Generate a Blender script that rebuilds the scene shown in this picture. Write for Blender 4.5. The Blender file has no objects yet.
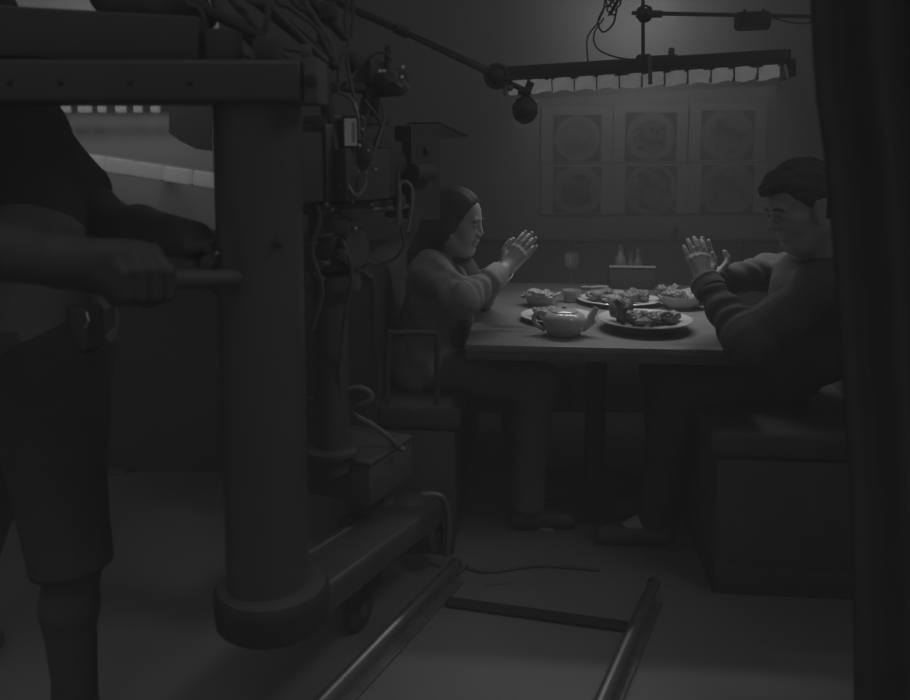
import bpy, bmesh, math, random
import numpy as np
from mathutils import Vector, Matrix

random.seed(7); RNG = np.random.default_rng(7)
scene = bpy.context.scene
COL = scene.collection
V = lambda *a: np.array(a, float)

# ------------------------------------------------------------------ camera
CAM_Z, FPX, PITCH, CX, CY = 1.38, 830.0, math.radians(8.0), 455.0, 262.0
cam_d = bpy.data.cameras.new('camera'); cam = bpy.data.objects.new('camera', cam_d); COL.objects.link(cam)
cam.location = (0, 0, CAM_Z); cam.rotation_euler = (math.pi / 2 - PITCH, 0, 0)
cam_d.sensor_width = 36.0; cam_d.lens = FPX / 910 * 36.0
cam_d.shift_y = -(350 - CY) / 910; cam_d.clip_start = 0.05
cam_d.dof.use_dof = True; cam_d.dof.focus_distance = 2.95; cam_d.dof.aperture_fstop = 2.4
scene.camera = cam

def P(px, py, D):
    """a point of the place at distance D (world y) seen at that spot of the photograph"""
    u, v = (px - CX) / FPX, -(py - CY) / FPX
    c, s = math.cos(PITCH), math.sin(PITCH)
    d = V(u, c + v * s, -s + v * c)
    return V(0, 0, CAM_Z) + d * (D / d[1])

# ------------------------------------------------------------------ world, lights, exposure
w = bpy.data.worlds.new('studio_dark'); scene.world = w; w.use_nodes = True
w.node_tree.nodes['Background'].inputs[0].default_value = (1, 1, 1, 1)
w.node_tree.nodes['Background'].inputs[1].default_value = 0.066
scene.view_settings.view_transform = 'Standard'; scene.view_settings.look = 'None'
scene.view_settings.gamma = 1; scene.view_settings.exposure = 0
scene.view_settings.use_curve_mapping = False
scene.cycles.use_denoising = True
scene.cycles.max_bounces = 5

def area(name, loc, aim, sx, sy, power, spread=math.pi):
    l = bpy.data.lights.new(name, 'AREA'); l.shape = 'RECTANGLE'; l.size = sx; l.size_y = sy
    l.energy = power; l.spread = spread
    o = bpy.data.objects.new(name, l); COL.objects.link(o); o.location = loc
    o.rotation_euler = (Vector(aim) - Vector(loc)).to_track_quat('-Z', 'Y').to_euler()
    return o
def point(name, loc, power, r):
    l = bpy.data.lights.new(name, 'POINT'); l.energy = power; l.shadow_soft_size = r
    o = bpy.data.objects.new(name, l); COL.objects.link(o); o.location = loc; return o

area('studio_floor_lamp_light', (-0.1, 0.15, 2.8), (-0.05, 1.3, 0), 2.6, 1.3, 1.3, math.radians(50))
area('added_side_light', (1.45, 1.62, 2.75), (-0.6, 2.0, 0), 0.5, 0.4, 0.75, math.radians(56))  # added light, brightens the left floor and the column's right edge
area('wall_glow_lamp_light', P(662, 4, 3.72), P(662, 4, 3.72) + V(0, 1, 0), .12, .12, 1.15)
area('back_room_lamp_light', (-2.0, 4.25, 2.35), (-2.0, 5.3, 1.35), 1.2, 0.3, 2.7, math.radians(140))

# ------------------------------------------------------------------ materials
MATS = {}
def mat(name, g, rough=0.6, spec=0.5, var=0.12, scale=14.0, bump=0.0, metal=0.0, bscale=None, emit=0.0, trans=0.0, alpha=1.0):
    if name in MATS: return MATS[name]
    m = bpy.data.materials.new(name); m.use_nodes = True; nt = m.node_tree; b = nt.nodes['Principled BSDF']
    tc = nt.nodes.new('ShaderNodeTexCoord'); nz = nt.nodes.new('ShaderNodeTexNoise')
    nz.inputs['Scale'].default_value = scale; nz.inputs['Detail'].default_value = 5
    nt.links.new(tc.outputs['Object'], nz.inputs['Vector'])
    cr = nt.nodes.new('ShaderNodeValToRGB')
    lo, hi = g * (1 - var), g * (1 + var)
    cr.color_ramp.elements[0].position = 0.3; cr.color_ramp.elements[1].position = 0.7
    cr.color_ramp.elements[0].color = (lo, lo, lo, 1); cr.color_ramp.elements[1].color = (hi, hi, hi, 1)
    nt.links.new(nz.outputs['Fac'], cr.inputs['Fac']); nt.links.new(cr.outputs['Color'], b.inputs['Base Color'])
    b.inputs['Roughness'].default_value = rough; b.inputs['Metallic'].default_value = metal
    b.inputs['Specular IOR Level'].default_value = spec
    if bump:
        n2 = nt.nodes.new('ShaderNodeTexNoise'); n2.inputs['Scale'].default_value = bscale or scale * 4; n2.inputs['Detail'].default_value = 4
        nt.links.new(tc.outputs['Object'], n2.inputs['Vector'])
        bp = nt.nodes.new('ShaderNodeBump'); bp.inputs['Strength'].default_value = bump; bp.inputs['Distance'].default_value = 0.01
        nt.links.new(n2.outputs['Fac'], bp.inputs['Height']); nt.links.new(bp.outputs['Normal'], b.inputs['Normal'])
    if emit:
        b.inputs['Emission Color'].default_value = (1, 1, 1, 1); b.inputs['Emission Strength'].default_value = emit
    if trans:
        b.inputs['Transmission Weight'].default_value = trans; b.inputs['IOR'].default_value = 1.12
    MATS[name] = m; return m

M_WALL = mat('painted_plaster', 0.20, 0.8, 0.3, 0.06, 3.0, 0.05)
M_WAIN = mat('dark_panelling', 0.105, 0.6, 0.3, 0.1, 6.0)
M_FLOOR = mat('studio_floor', 0.20, 0.55, 0.4, 0.14, 2.5, 0.06)
M_FAR = mat('pale_far_wall', 0.36, 0.8, 0.3, 0.07, 2.0)
M_PART = mat('grey_partition', 0.12, 0.7, 0.3, 0.12, 2.0)
M_BLACK = mat('black_matte', 0.085, 0.6, 0.3, 0.1, 20)
M_BLK2 = mat('black_metal', 0.075, 0.4, 0.5, 0.1, 20)
M_DOLLY = mat('dolly_paint', 0.075, 0.38, 0.6, 0.08, 8)
M_DOLLYL = mat('dolly_bracket_paint', 0.14, 0.5, 0.4, 0.15, 30)
M_STEEL = mat('brushed_steel', 0.34, 0.42, 0.6, 0.1, 30, metal=0.85)
M_STEELD = mat('dull_steel', 0.22, 0.45, 0.5, 0.15, 30, metal=0.5)
M_CURT = mat('black_drape', 0.075, 0.95, 0.1, 0.08, 12, 0.1)
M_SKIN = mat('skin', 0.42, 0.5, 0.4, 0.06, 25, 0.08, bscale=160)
M_SKIND = mat('shaded_skin', 0.075, 0.6, 0.3, 0.06, 25, 0.08, bscale=160)  # skin colour darkened to stand for the shade on the grip
M_HAIR = mat('dark_hair', 0.06, 0.6, 0.5, 0.2, 60, 0.4, bscale=120)
M_COAT = mat('light_wool_coat', 0.27, 0.85, 0.2, 0.1, 40, 0.3, bscale=300)
M_CUFF = mat('white_cotton', 0.46, 0.8, 0.2, 0.05, 40)
M_TOP = mat('dark_top', 0.09, 0.85, 0.2, 0.08, 40)
M_TROU = mat('pale_trousers', 0.15, 0.85, 0.2, 0.08, 40)
M_SWEAT = mat('dark_sweater', 0.105, 0.9, 0.15, 0.12, 60, 0.3, bscale=250)
M_SHIRT = mat('grey_tshirt', 0.085, 0.9, 0.1, 0.08, 20, 0.2)
M_SHIRTL = mat('lit_shirt', 0.22, 0.9, 0.1, 0.08, 20, 0.2)
M_SHORT = mat('black_shorts', 0.072, 0.9, 0.1, 0.1, 20, 0.2)
M_SHOE = mat('dark_leather', 0.09, 0.5, 0.5, 0.1, 20)
M_TABLE = mat('table_laminate', 0.19, 0.38, 0.5, 0.12, 6, 0.03)
M_TEDGE = mat('table_edge_band', 0.11, 0.5, 0.4, 0.1, 8)
M_VINYL = mat('booth_vinyl', 0.09, 0.5, 0.4, 0.1, 12, 0.08)
M_BASE = mat('booth_base', 0.105, 0.6, 0.3, 0.1, 12)
M_CHINA = mat('white_china', 0.50, 0.18, 0.5, 0.03, 10)
M_CHINAG = mat('grey_china', 0.30, 0.25, 0.5, 0.05, 10)
M_FOOD = [mat('browned_food', 0.14, 0.45, 0.5, 0.5, 60, 0.6, bscale=120), mat('pale_food', 0.30, 0.45, 0.5, 0.45, 60, 0.6, bscale=120),
          mat('leafy_food', 0.20, 0.4, 0.5, 0.5, 70, 0.6, bscale=120)]
M_GLASS = mat('clear_glass', 0.9, 0.05, 0.25, 0.0, 10, trans=0.95)
M_BOTTLE = mat('bottle_glass', 0.12, 0.12, 0.6, 0.1, 10)
M_PAPER = mat('poster_paper', 0.235, 0.7, 0.3, 0.03, 6)
M_DIFF = mat('lit_diffusion', 0.35, 0.8, 0.2, 0.1, 30, emit=0.078)
M_TUBE = mat('lit_lamp_cell', 0.4, 0.6, 0.2, 0.05, 20, emit=0.055)
M_GLOW = mat('small_lit_parts', 0.5, 0.5, 0.5, 0.2, 60, emit=0.035)
M_VBLK = mat('dead_black', 0.045, 0.8, 0.2, 0.1, 20)
M_CABLE = mat('rubber_cable', 0.10, 0.5, 0.4, 0.05, 30)
M_CABLEL = mat('grey_cable', 0.18, 0.4, 0.5, 0.05, 30)

# ------------------------------------------------------------------ mesh helpers (all in world coordinates)
def rotz(a): c, s = math.cos(a), math.sin(a); return np.array([[c, -s, 0], [s, c, 0], [0, 0, 1]])
def frame(x, up=(0, 0, 1)):
    """columns: x axis along x, y to the left, z close to up"""
    x = np.array(x, float); x /= np.linalg.norm(x); up = np.array(up, float)
    y = np.cross(up, x); y /= np.linalg.norm(y); z = np.cross(x, y)
    return np.stack([x, y, z], 1)
I3 = np.eye(3)

class MB:
    def __init__(s): s.v = []; s.f = []; s.n = 0
    def add(s, v, f):
        s.v += [tuple(p) for p in np.asarray(v, float)]; s.f += [tuple(int(i) + s.n for i in q) for q in f]; s.n = len(s.v); return s
    def box(s, c, size, R=I3, bevel=0.0, seg=2):
        bm = bmesh.new(); bmesh.ops.create_cube(bm, size=1.0)
        bmesh.ops.scale(bm, vec=Vector(size), verts=bm.verts)
        if bevel: bmesh.ops.bevel(bm, geom=bm.edges[:], offset=bevel, segments=seg, affect='EDGES', profile=0.5)
        bm.verts.index_update()
        v = np.array([tuple(x.co) for x in bm.verts]) @ np.asarray(R).T + np.asarray(c, float)
        f = [[x.index for x in q.verts] for q in bm.faces]; bm.free(); return s.add(v, f)
    def tube(s, path, r, seg=10, caps=True, radii=None):
        path = [np.asarray(p, float) for p in path]; n = len(path); vs = []; prev = None
        for i, p in enumerate(path):
            t = path[min(i + 1, n - 1)] - path[max(i - 1, 0)]; t /= np.linalg.norm(t) + 1e-12
            if prev is None:
                a = V(0, 0, 1) if abs(t[2]) < 0.9 else V(1, 0, 0)
                u = np.cross(t, a)
            else: u = prev - t * prev.dot(t)
            u /= np.linalg.norm(u); prev = u; w_ = np.cross(t, u); rr = radii[i] if radii is not None else r
            for k in range(seg):
                a = 2 * math.pi * k / seg; vs.append(p + rr * (math.cos(a) * u + math.sin(a) * w_))
        f = [(i * seg + k, i * seg + (k + 1) % seg, (i + 1) * seg + (k + 1) % seg, (i + 1) * seg + k) for i in range(n - 1) for k in range(seg)]
        if caps: f += [tuple(range(seg - 1, -1, -1)), tuple((n - 1) * seg + k for k in range(seg))]
        return s.add(vs, f)
    def lathe(s, prof, c, R=I3, seg=32, sx=1.0, sy=1.0):
        vs = []; n = len(prof)
        for (r, z) in prof:
            for k in range(seg):
                a = 2 * math.pi * k / seg; vs.append((max(r, 1e-4) * math.cos(a) * sx, max(r, 1e-4) * math.sin(a) * sy, z))
        f = [(i * seg + k, i * seg + (k + 1) % seg, (i + 1) * seg + (k + 1) % seg, (i + 1) * seg + k) for i in range(n - 1) for k in range(seg)]
        f += [tuple(range(seg - 1, -1, -1)), tuple((n - 1) * seg + k for k in range(seg))]
        return s.add(np.array(vs) @ np.asarray(R).T + np.asarray(c, float), f)
    def prism(s, poly, axis_pts):
        """polygon (list of 3-d points) swept from offset a to offset b"""
        a, b = np.asarray(axis_pts[0], float), np.asarray(axis_pts[1], float); poly = np.asarray(poly, float); n = len(poly)
        f = [tuple(range(n - 1, -1, -1)), tuple(range(n, 2 * n))] + [(i, (i + 1) % n, n + (i + 1) % n, n + i) for i in range(n)]
        return s.add(np.vstack([poly + a, poly + b]), f)
    def ball(s, c, r, R=I3, seg=16, rings=10):
        r = np.broadcast_to(np.asarray(r, float), (3,))
        prof = [(math.sin(math.pi * i / rings), -math.cos(math.pi * i / rings)) for i in range(rings + 1)]
        vs = np.array([(max(a, 1e-3) * math.cos(2 * math.pi * k / seg), max(a, 1e-3) * math.sin(2 * math.pi * k / seg), z) for a, z in prof for k in range(seg)]) * r
        f = [(i * seg + k, i * seg + (k + 1) % seg, (i + 1) * seg + (k + 1) % seg, (i + 1) * seg + k) for i in range(rings) for k in range(seg)]
        return s.add(vs @ np.asarray(R).T + np.asarray(c, float), f)

def bez(pts, n=24):
    """smooth path through points (Catmull-Rom)"""
    p = [np.asarray(q, float) for q in pts]; p = [2 * p[0] - p[1]] + p + [2 * p[-1] - p[-2]]; out = []
    m = max(2, n // (len(p) - 3))
    for i in range(1, len(p) - 2):
        for t in np.linspace(0, 1, m, endpoint=False):
            out.append(0.5 * ((2 * p[i]) + (-p[i - 1] + p[i + 1]) * t + (2 * p[i - 1] - 5 * p[i] + 4 * p[i + 1] - p[i + 2]) * t ** 2 + (-p[i - 1] + 3 * p[i] - 3 * p[i + 1] + p[i + 2]) * t ** 3))
    out.append(p[-2]); return out

def obj(name, mb, m, parent=None, smooth=True, angle=35, props=None):
    """one mesh object; geometry given in world coordinates, the root Empty's place is taken off"""
    me = bpy.data.meshes.new(name); off = np.zeros(3); q = parent
    while q is not None: off += np.array(q.location); q = q.parent
    vv = np.asarray(mb.v, float); loc = np.zeros(3)
    if parent is None:
        loc = np.array([vv[:, 0].mean(), vv[:, 1].mean(), vv[:, 2].min()]); off = loc
    vv = vv - off
    me.from_pydata(vv.tolist(), [], mb.f); me.update()
    if smooth:
        me.polygons.foreach_set('use_smooth', [True] * len(me.polygons))
        if angle: me.set_sharp_from_angle(angle=math.radians(angle))
    me.materials.append(m)
    o = bpy.data.objects.new(name, me); COL.objects.link(o); o.location = loc
    if parent is not None: o.parent = parent
    for k, x in (props or {}).items(): o[k] = x
    return o
def tag(o, label, cat, group=None):
    o['label'] = label; o['category'] = cat
    if group: o['group'] = group
    return o
def thing(name, loc, label, cat, group=None):
    o = bpy.data.objects.new(name, None); COL.objects.link(o); o.location = tuple(loc); o.empty_display_size = 0.1
    return tag(o, label, cat, group)
def struct(name, mb, m, parent=None, **k):
    o = obj(name, mb, m, parent, **k)
    if parent is None: o['kind'] = 'structure'
    return o

# ------------------------------------------------------------------ smooth blended bodies (signed distance + surface nets)
def C(a, b, ra, rb, k=0.02, sub=False): return ('C', np.asarray(a, float), np.asarray(b, float), ra, rb, k, sub)
def E(c, r, R=I3, k=0.02, sub=False): return ('E', np.asarray(c, float), np.asarray(r, float), np.asarray(R, float), None, k, sub)
def CUT(p, n, k=0.004): return ('P', np.asarray(p, float), np.asarray(n, float) / np.linalg.norm(n), None, None, k, True)
def _pd(pr, X):
    if pr[0] == 'C':
        a, b, ra, rb = pr[1:5]; ab = b - a; L = ab.dot(ab) + 1e-12
        t = np.clip(((X - a) @ ab) / L, 0, 1)
        return np.linalg.norm(X - a - t[..., None] * ab, axis=-1) - (ra + (rb - ra) * t)
    if pr[0] == 'E':
        c, r, R = pr[1:4]; q = (X - c) @ R; k0 = np.linalg.norm(q / r, axis=-1); k1 = np.linalg.norm(q / (r * r), axis=-1) + 1e-9
        return k0 * (k0 - 1) / k1
    return (X - pr[1]) @ pr[2]
def _comb(d, dp, pr):
    k = pr[5]
    if pr[0] == 'P': x = -dp
    if pr[6]:
        e = dp if pr[0] == 'P' else -dp
        h = np.clip(0.5 - 0.5 * (d - e) / k, 0, 1); return d * (1 - h) + e * h + k * h * (1 - h)
    h = np.clip(0.5 + 0.5 * (d - dp) / k, 0, 1); return d * (1 - h) + dp * h - k * h * (1 - h)
def sdf(prims, X):
    d = np.full(X.shape[:-1], 10.0)
    for pr in prims: d = _comb(d, _pd(pr, X), pr)
    return d
def sdf_mesh(prims, h, disp=None):
    lo = np.full(3, 1e9); hi = -lo
    bbs = []
    for pr in prims:
        if pr[0] == 'C':
            r = max(pr[3], pr[4]); l = np.minimum(pr[1], pr[2]) - r; u = np.maximum(pr[1], pr[2]) + r
        elif pr[0] == 'E': r = pr[2].max(); l = pr[1] - r; u = pr[1] + r
        else: bbs.append(None); continue
        bbs.append((l, u))
        if not pr[6]: lo = np.minimum(lo, l); hi = np.maximum(hi, u)
    lo -= 5 * h + 0.02; hi += 5 * h + 0.02
    n = np.ceil((hi - lo) / h).astype(int) + 1
    ax = [lo[i] + h * np.arange(n[i]) for i in range(3)]
    d = np.full(n, 10.0, np.float32)
    for pr, bb in zip(prims, bbs):
        if bb is None: sl = tuple(slice(0, n[i]) for i in range(3))
        else:
            mg = 4 * h + pr[5]
            sl = tuple(slice(max(0, int((bb[0][i] - mg - lo[i]) / h)), min(n[i], int((bb[1][i] + mg - lo[i]) / h) + 2)) for i in range(3))
        X = np.stack(np.meshgrid(ax[0][sl[0]], ax[1][sl[1]], ax[2][sl[2]], indexing='ij'), -1)
        d[sl] = _comb(d[sl], _pd(pr, X), pr)
    ins = d < 0
    cnt = np.zeros(n - 1, np.uint8)
    for a in (0, 1):
        for b in (0, 1):
            for c in (0, 1): cnt += ins[a:n[0] - 1 + a, b:n[1] - 1 + b, c:n[2] - 1 + c]
    act = (cnt > 0) & (cnt < 8); ids = np.argwhere(act); idx = np.full(act.shape, -1, np.int64); idx[act] = np.arange(len(ids))
    acc = np.zeros((len(ids), 3)); num = np.zeros(len(ids))
    corners = [(a, b, c) for a in (0, 1) for b in (0, 1) for c in (0, 1)]
    for p in corners:
        for axi in range(3):
            if p[axi]: continue
            q = list(p); q[axi] = 1
            d0 = d[ids[:, 0] + p[0], ids[:, 1] + p[1], ids[:, 2] + p[2]]; d1 = d[ids[:, 0] + q[0], ids[:, 1] + q[1], ids[:, 2] + q[2]]
            m = (d0 < 0) != (d1 < 0); t = np.where(m, d0 / np.where(m, d0 - d1, 1), 0)
            pos = np.tile(np.array(p, float), (len(ids), 1)); pos[:, axi] += t
            acc += pos * m[:, None]; num += m
    vs = lo + h * (ids + acc / num[:, None])
    faces = []
    for axi in range(3):
        o1, o2 = (axi + 1) % 3, (axi + 2) % 3
        s0 = [slice(1, n[i] - 1) for i in range(3)]; s1 = list(s0); s0[axi] = slice(0, n[axi] - 1); s1[axi] = slice(1, n[axi])
        A, B = ins[tuple(s0)], ins[tuple(s1)]
        e = np.argwhere(A != B)
        if not len(e): continue
        flip = A[tuple(e.T)]
        base = e.copy(); base[:, o1] += 1; base[:, o2] += 1
        def cell(a, b):
            c = base.copy(); c[:, o1] -= a; c[:, o2] -= b; return idx[c[:, 0], c[:, 1], c[:, 2]]
        q = np.stack([cell(1, 1), cell(0, 1), cell(0, 0), cell(1, 0)], 1)
        q[~flip] = q[~flip][:, ::-1]; faces.append(q)
    fs = np.vstack(faces)
    ev = (lambda X: sdf(prims, X) + disp(X)) if disp else (lambda X: sdf(prims, X))
    for _ in range(2):
        g = np.stack([ev(vs + dv) - ev(vs - dv) for dv in np.eye(3) * 0.001], -1) / 0.002
        gn = (g * g).sum(-1) + 1e-3; step = -(ev(vs) / gn)[:, None] * g
        ln = np.linalg.norm(step, axis=1, keepdims=True); step *= np.minimum(1, 0.6 * h / (ln + 1e-9)); vs = vs + step
    mb = MB(); mb.v = vs.tolist(); mb.f = fs.tolist(); mb.n = len(mb.v); return mb

def head_prims(c, f, s=1.0, up=(0, 0, 1), male=False, neck=None):
    R = frame(f, up); T = lambda x, y, z: c + s * (R @ V(x, y, z)); r = lambda *a: tuple(s * x for x in a)
    j = 0.006 if male else 0.0
    pr = [E(T(-.012, 0, .035), r(.098, .075, .09), R, .01), E(T(.022, 0, -.03), r(.064, .06, .084), R, .03),
          C(T(.054, -.012, -.098), T(.054, .012, -.098), s * (.018 + j), s * (.018 + j), .025),
          C(T(-.02, -.05, -.06), T(.045, -.02, -.1), s * .024, s * .022, .03), C(T(-.02, .05, -.06), T(.045, .02, -.1), s * .024, s * .022, .03),
          C(T(.072, -.034, .024), T(.072, .034, .024), s * (.011 + j * .5), s * (.011 + j * .5), .012),
          E(T(.094, -.031, .004), r(.017, .019, .012), R, .012, True), E(T(.094, .031, .004), r(.017, .019, .012), R, .012, True),
          E(T(.073, -.031, .003), r(.013, .014, .012), R, .003), E(T(.073, .031, .003), r(.013, .014, .012), R, .003),
          C(T(.082, 0, .012), T(.097 + j, 0, -.022), s * (.006 + j * .3), s * (.0095 + j * .4), .01),
          C(T(.09, -.012, -.03), T(.09, .012, -.03), s * .009, s * .009, .006),
          C(T(.081, -.018, -.056), T(.081, .018, -.056), s * .008, s * .008, .006), C(T(.079, -.016, -.068), T(.079, .016, -.068), s * .0085, s * .0085, .006),
          C(T(.045, -.045, -.02), T(.05, -.04, -.035), s * .022, s * .02, .02), C(T(.045, .045, -.02), T(.05, .04, -.035), s * .022, s * .02, .02)]
    for sg in (-1, 1):
        pr += [C(T(-.008, sg * .076, .012), T(.0, sg * .078, -.04), s * .012, s * .009, .006), C(T(-.024, sg * .088, .014), T(-.012, sg * .084, -.03), s * .008, s * .005, .006)]
    if neck is not None: pr.append(C(T(-.02, 0, -.07), neck, s * (.05 + j), s * (.056 + j), .03))
    return pr, T, R

def hand_prims(wr, d, back, s=1.0, thumb=1, curl=0.15, spread=0.12, k=.004, thumb_out=0.6):
    """open hand: d = direction of the fingers, back = direction the back of the hand faces, thumb on side +/-1 of cross(d, back)"""
    d = np.asarray(d, float) / np.linalg.norm(d); back = np.asarray(back, float); back -= d * back.dot(d); back /= np.linalg.norm(back)
    side = np.cross(d, back) * thumb
    T = lambda x, y, z: wr + s * (x * d + y * side + z * back)
    pr = [C(T(0, .012, 0), T(.085, .03, 0), s * .017, s * .0105, .012), C(T(0, .0, 0), T(.09, .01, .001), s * .018, s * .0108, .012),
          C(T(0, -.008, 0), T(.087, -.011, .001), s * .018, s * .0108, .012), C(T(0, -.014, 0), T(.08, -.03, 0), s * .016, s * .010, .012)]
    for i, (y, L, x0) in enumerate([(.031, .072, .086), (.0105, .08, .091), (-.0105, .075, .088), (-.031, .058, .08)]):
        a = (y / .031) * spread; p = T(x0, y, 0); ang = 0.0; r = s * (.0092 - .0008 * (i == 3))
        for j, fr in enumerate((.45, .31, .24)):
            ang += curl * (0.6 + .5 * j)
            dd = (d * math.cos(a) + side * math.sin(a)) * math.cos(ang) - back * math.sin(ang)
            q = p + dd * L * fr * s; r2 = r * .92; pr.append(C(p, q, r, r2, .007 if j == 0 else .0015)); p, r = q, r2
    p0, p1 = T(.018, .026, -.008), T(.052, .05 + .012 * thumb_out, -.012); p2 = T(.078, .055 + .02 * thumb_out, -.012); p3 = T(.102, .055 + .016 * thumb_out, -.012)
    pr += [C(p0, p1, s * .0155, s * .012, .012), C(p1, p2, s * .0112, s * .0098, .003), C(p2, p3, s * .0098, s * .0085, .002)]
    return pr

def wob(amp, f1, f2=0.0, seed=0.0):
    """cloth creases"""
    def fn(X):
        a = X[..., 0] * f1 + X[..., 2] * f1 * .9 + seed + 1.6 * np.sin(X[..., 1] * f1 * .45 + seed); b = X[..., 2] * f1 * .7 - X[..., 0] * f1 * .5 + 1.3 * np.sin(X[..., 1] * f1 * .6 + 2 * seed)
        return amp * (np.sin(a) * .7 + np.sin(b) * .5)
    return fn
def ring_folds(a, b, amp, n, seed=0, rest=None):
    """creases running round a sleeve between a and b"""
    a, b = np.asarray(a, float), np.asarray(b, float); ab = b - a; L = np.linalg.norm(ab); ab = ab / L
    def fn(X):
        q = X - a; t = (q @ ab); w_ = np.linalg.norm(q - t[..., None] * ab, axis=-1)
        m = np.exp(-(w_ / .12) ** 2) * np.clip(t / .03, 0, 1) * np.clip((L + .02 - t) / .03, 0, 1)
        o = amp * m * np.sin(t / L * n * 2 * math.pi + 2.2 * np.sin(q[..., 2] * 22 + seed) + 1.2 * np.sin(q[..., 1] * 30))
        return o + (rest(X) if rest else 0)
    return fn

# =================================================================== THE SETTING
DW = 4.2
struct('floor', MB().box((0, 2.9, -0.05), (9, 7.4, 0.1)), M_FLOOR, smooth=False)
XL = -1.16
wb = struct('wall_back', MB().box(((XL + 3.2) / 2, DW + .06, 1.6), (3.2 - XL, .12, 3.2)), M_WALL, smooth=False)
struct('wall_side', MB().box((XL + .05, DW + .62, 1.6), (.1, .995, 3.2)), M_WALL, smooth=False)
struct('wall_far', MB().box((-2.9, 5.2 + .06, 1.6), (3.7, .12, 3.2)), M_FAR, smooth=False)
ztop = P(650, 239, DW - .03)[2]
wn = struct('trim_1', MB().box(((XL + 3.2) / 2, DW - .014, ztop - .008), (3.2 - XL, .032, .016), bevel=.003), M_WAIN)
x = XL + .01; k = 0
while x < 3.1:                                            # wainscot boards under the rail
    wd = .87
    o = obj('panel', MB().box((x + wd / 2, DW - .0125, (ztop - .016) / 2), (wd - .003, .025, ztop - .016), bevel=.003, seg=1), M_WAIN, wn, smooth=False)
    x += wd
struct('wall_partition', MB().box((-1.58, 3.42, .5), (2.15, .08, 1.0), bevel=.008), M_PART)
struct('trim_2', MB().box((-1.58, 3.42, 1.015), (2.19, .13, .03), bevel=.006), M_BLACK)

# ------------------------------------------------------------------ posters of dishes on the wall
def dish_print(i, cx, cz, r):
    m = bpy.data.materials.new('dish_print_%d' % i); m.use_nodes = True; nt = m.node_tree; b = nt.nodes['Principled BSDF']
    b.inputs['Roughness'].default_value = .65; b.inputs['Specular IOR Level'].default_value = .3
    N = nt.nodes.new; L = nt.links.new
    tc = N('ShaderNodeTexCoord'); mp = N('ShaderNodeMapping'); mp.inputs['Location'].default_value = (-cx / r, 0, -cz / r); mp.inputs['Scale'].default_value = (1 / r,) * 3
    L(tc.outputs['Object'], mp.inputs['Vector'])
    def math_(op, a, v2=None):
        n = N('ShaderNodeMath'); n.operation = op
        (L(a, n.inputs[0]) if not isinstance(a, (int, float)) else None)
        if v2 is not None:
            if isinstance(v2, (int, float)): n.inputs[1].default_value = v2
            else: L(v2, n.inputs[1])
        return n.outputs[0]
    sep = N('ShaderNodeSeparateXYZ'); L(mp.outputs['Vector'], sep.inputs[0])
    xx = math_('MULTIPLY', sep.outputs[0], sep.outputs[0]); zz = math_('MULTIPLY', sep.outputs[2], sep.outputs[2]); rad = math_('SQRT', math_('ADD', xx, zz))
    # plate: rings of the round dish
    cr = N('ShaderNodeValToRGB'); e = cr.color_ramp.elements; e[0].position = 0; e[0].color = (.17,) * 3 + (1,); e[1].position = 1.0; e[1].color = (.105,) * 3 + (1,)
    inner = [.62, .66, .7, .98, .99, .98][i]
    def add(p, v): q = e.new(p); q.color = (v, v, v, 1)
    for p, v in ((inner * .62, .17), (inner * .66, [.15, .19, .17, .16, .18, .15][i]), (.8, .18), (.84, [.25, .2, .18, .2, .2, .19][i]), (.88, .17), (.95, .165), (.97, .108)): add(p, v)
    L(rad, cr.inputs['Fac'])
    # the food: lumpy cells in the middle
    nz = N('ShaderNodeTexNoise'); nz.inputs['Scale'].default_value = [2.2, 5, 3.4, 3, 2.2, 2.6][i]; nz.inputs['Detail'].default_value = 6; L(mp.outputs['Vector'], nz.inputs['Vector'])
    vo = N('ShaderNodeTexVoronoi'); vo.inputs['Scale'].default_value = [1.6, 4, 2.2, 1.8, 2.6, 2.0][i]; L(mp.outputs['Vector'], vo.inputs['Vector'])
    fr = N('ShaderNodeValToRGB'); g = fr.color_ramp.elements
    g[0].position = .28; g[1].position = .75; g[0].color = (.20,) * 3 + (1,) if i == 4 else ([.11, .07, .19, .06, 0, .19][i],) * 3 + (1,); g[1].color = (.09,) * 3 + (1,) if i == 4 else ([.2, .16, .10, .14, 0, .11][i],) * 3 + (1,)
    mix = N('ShaderNodeMath'); mix.operation = 'ADD'; L(math_('MULTIPLY', nz.outputs['Fac'], .6), mix.inputs[0]); L(math_('MULTIPLY', vo.outputs['Distance'], .55), mix.inputs[1]); L(mix.outputs[0], fr.inputs['Fac'])
    edge = math_('ADD', rad, math_('MULTIPLY', math_('SUBTRACT', nz.outputs['Fac'], .5), .55))
    st = N('ShaderNodeMapRange'); st.inputs['From Min'].default_value = [.5, .62, .62, .55, .78, .62][i]; st.inputs['From Max'].default_value = st.inputs['From Min'].default_value + .06
    st.inputs['To Min'].default_value = 1; st.inputs['To Max'].default_value = 0; L(edge, st.inputs['Value'])
    mc = N('ShaderNodeMix'); mc.data_type = 'RGBA'; L(st.outputs[0], mc.inputs[0]); L(cr.outputs['Color'], mc.inputs[6]); L(fr.outputs['Color'], mc.inputs[7]); L(mc.outputs[2], b.inputs['Base Color'])
    return m
cols = [((541.5, 612.5), (554, 600.5)), ((613.5, 687.5), (626, 675.5)), ((689, 765), (702, 752.5))]
rows = [((107, 163.5), [(115, 161.5), (112.5, 160.5), (110.5, 159.5)]), ((164.2, 214.5), [(167, 213), (166, 213), (165, 213)])]
names = ['food poster with a curved-rim dish, upper row above the wainscot', 'food poster with a ringed soup bowl, under the lamp bracket', 'food poster with strips on a wide round plate, upper row',
         'food poster with a dark heap on a pale plate, lower row', 'food poster with pale dumpling rounds filling the plate, lower row', 'food poster with rounded pieces, beside the head of the person in the dark sweater']
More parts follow.
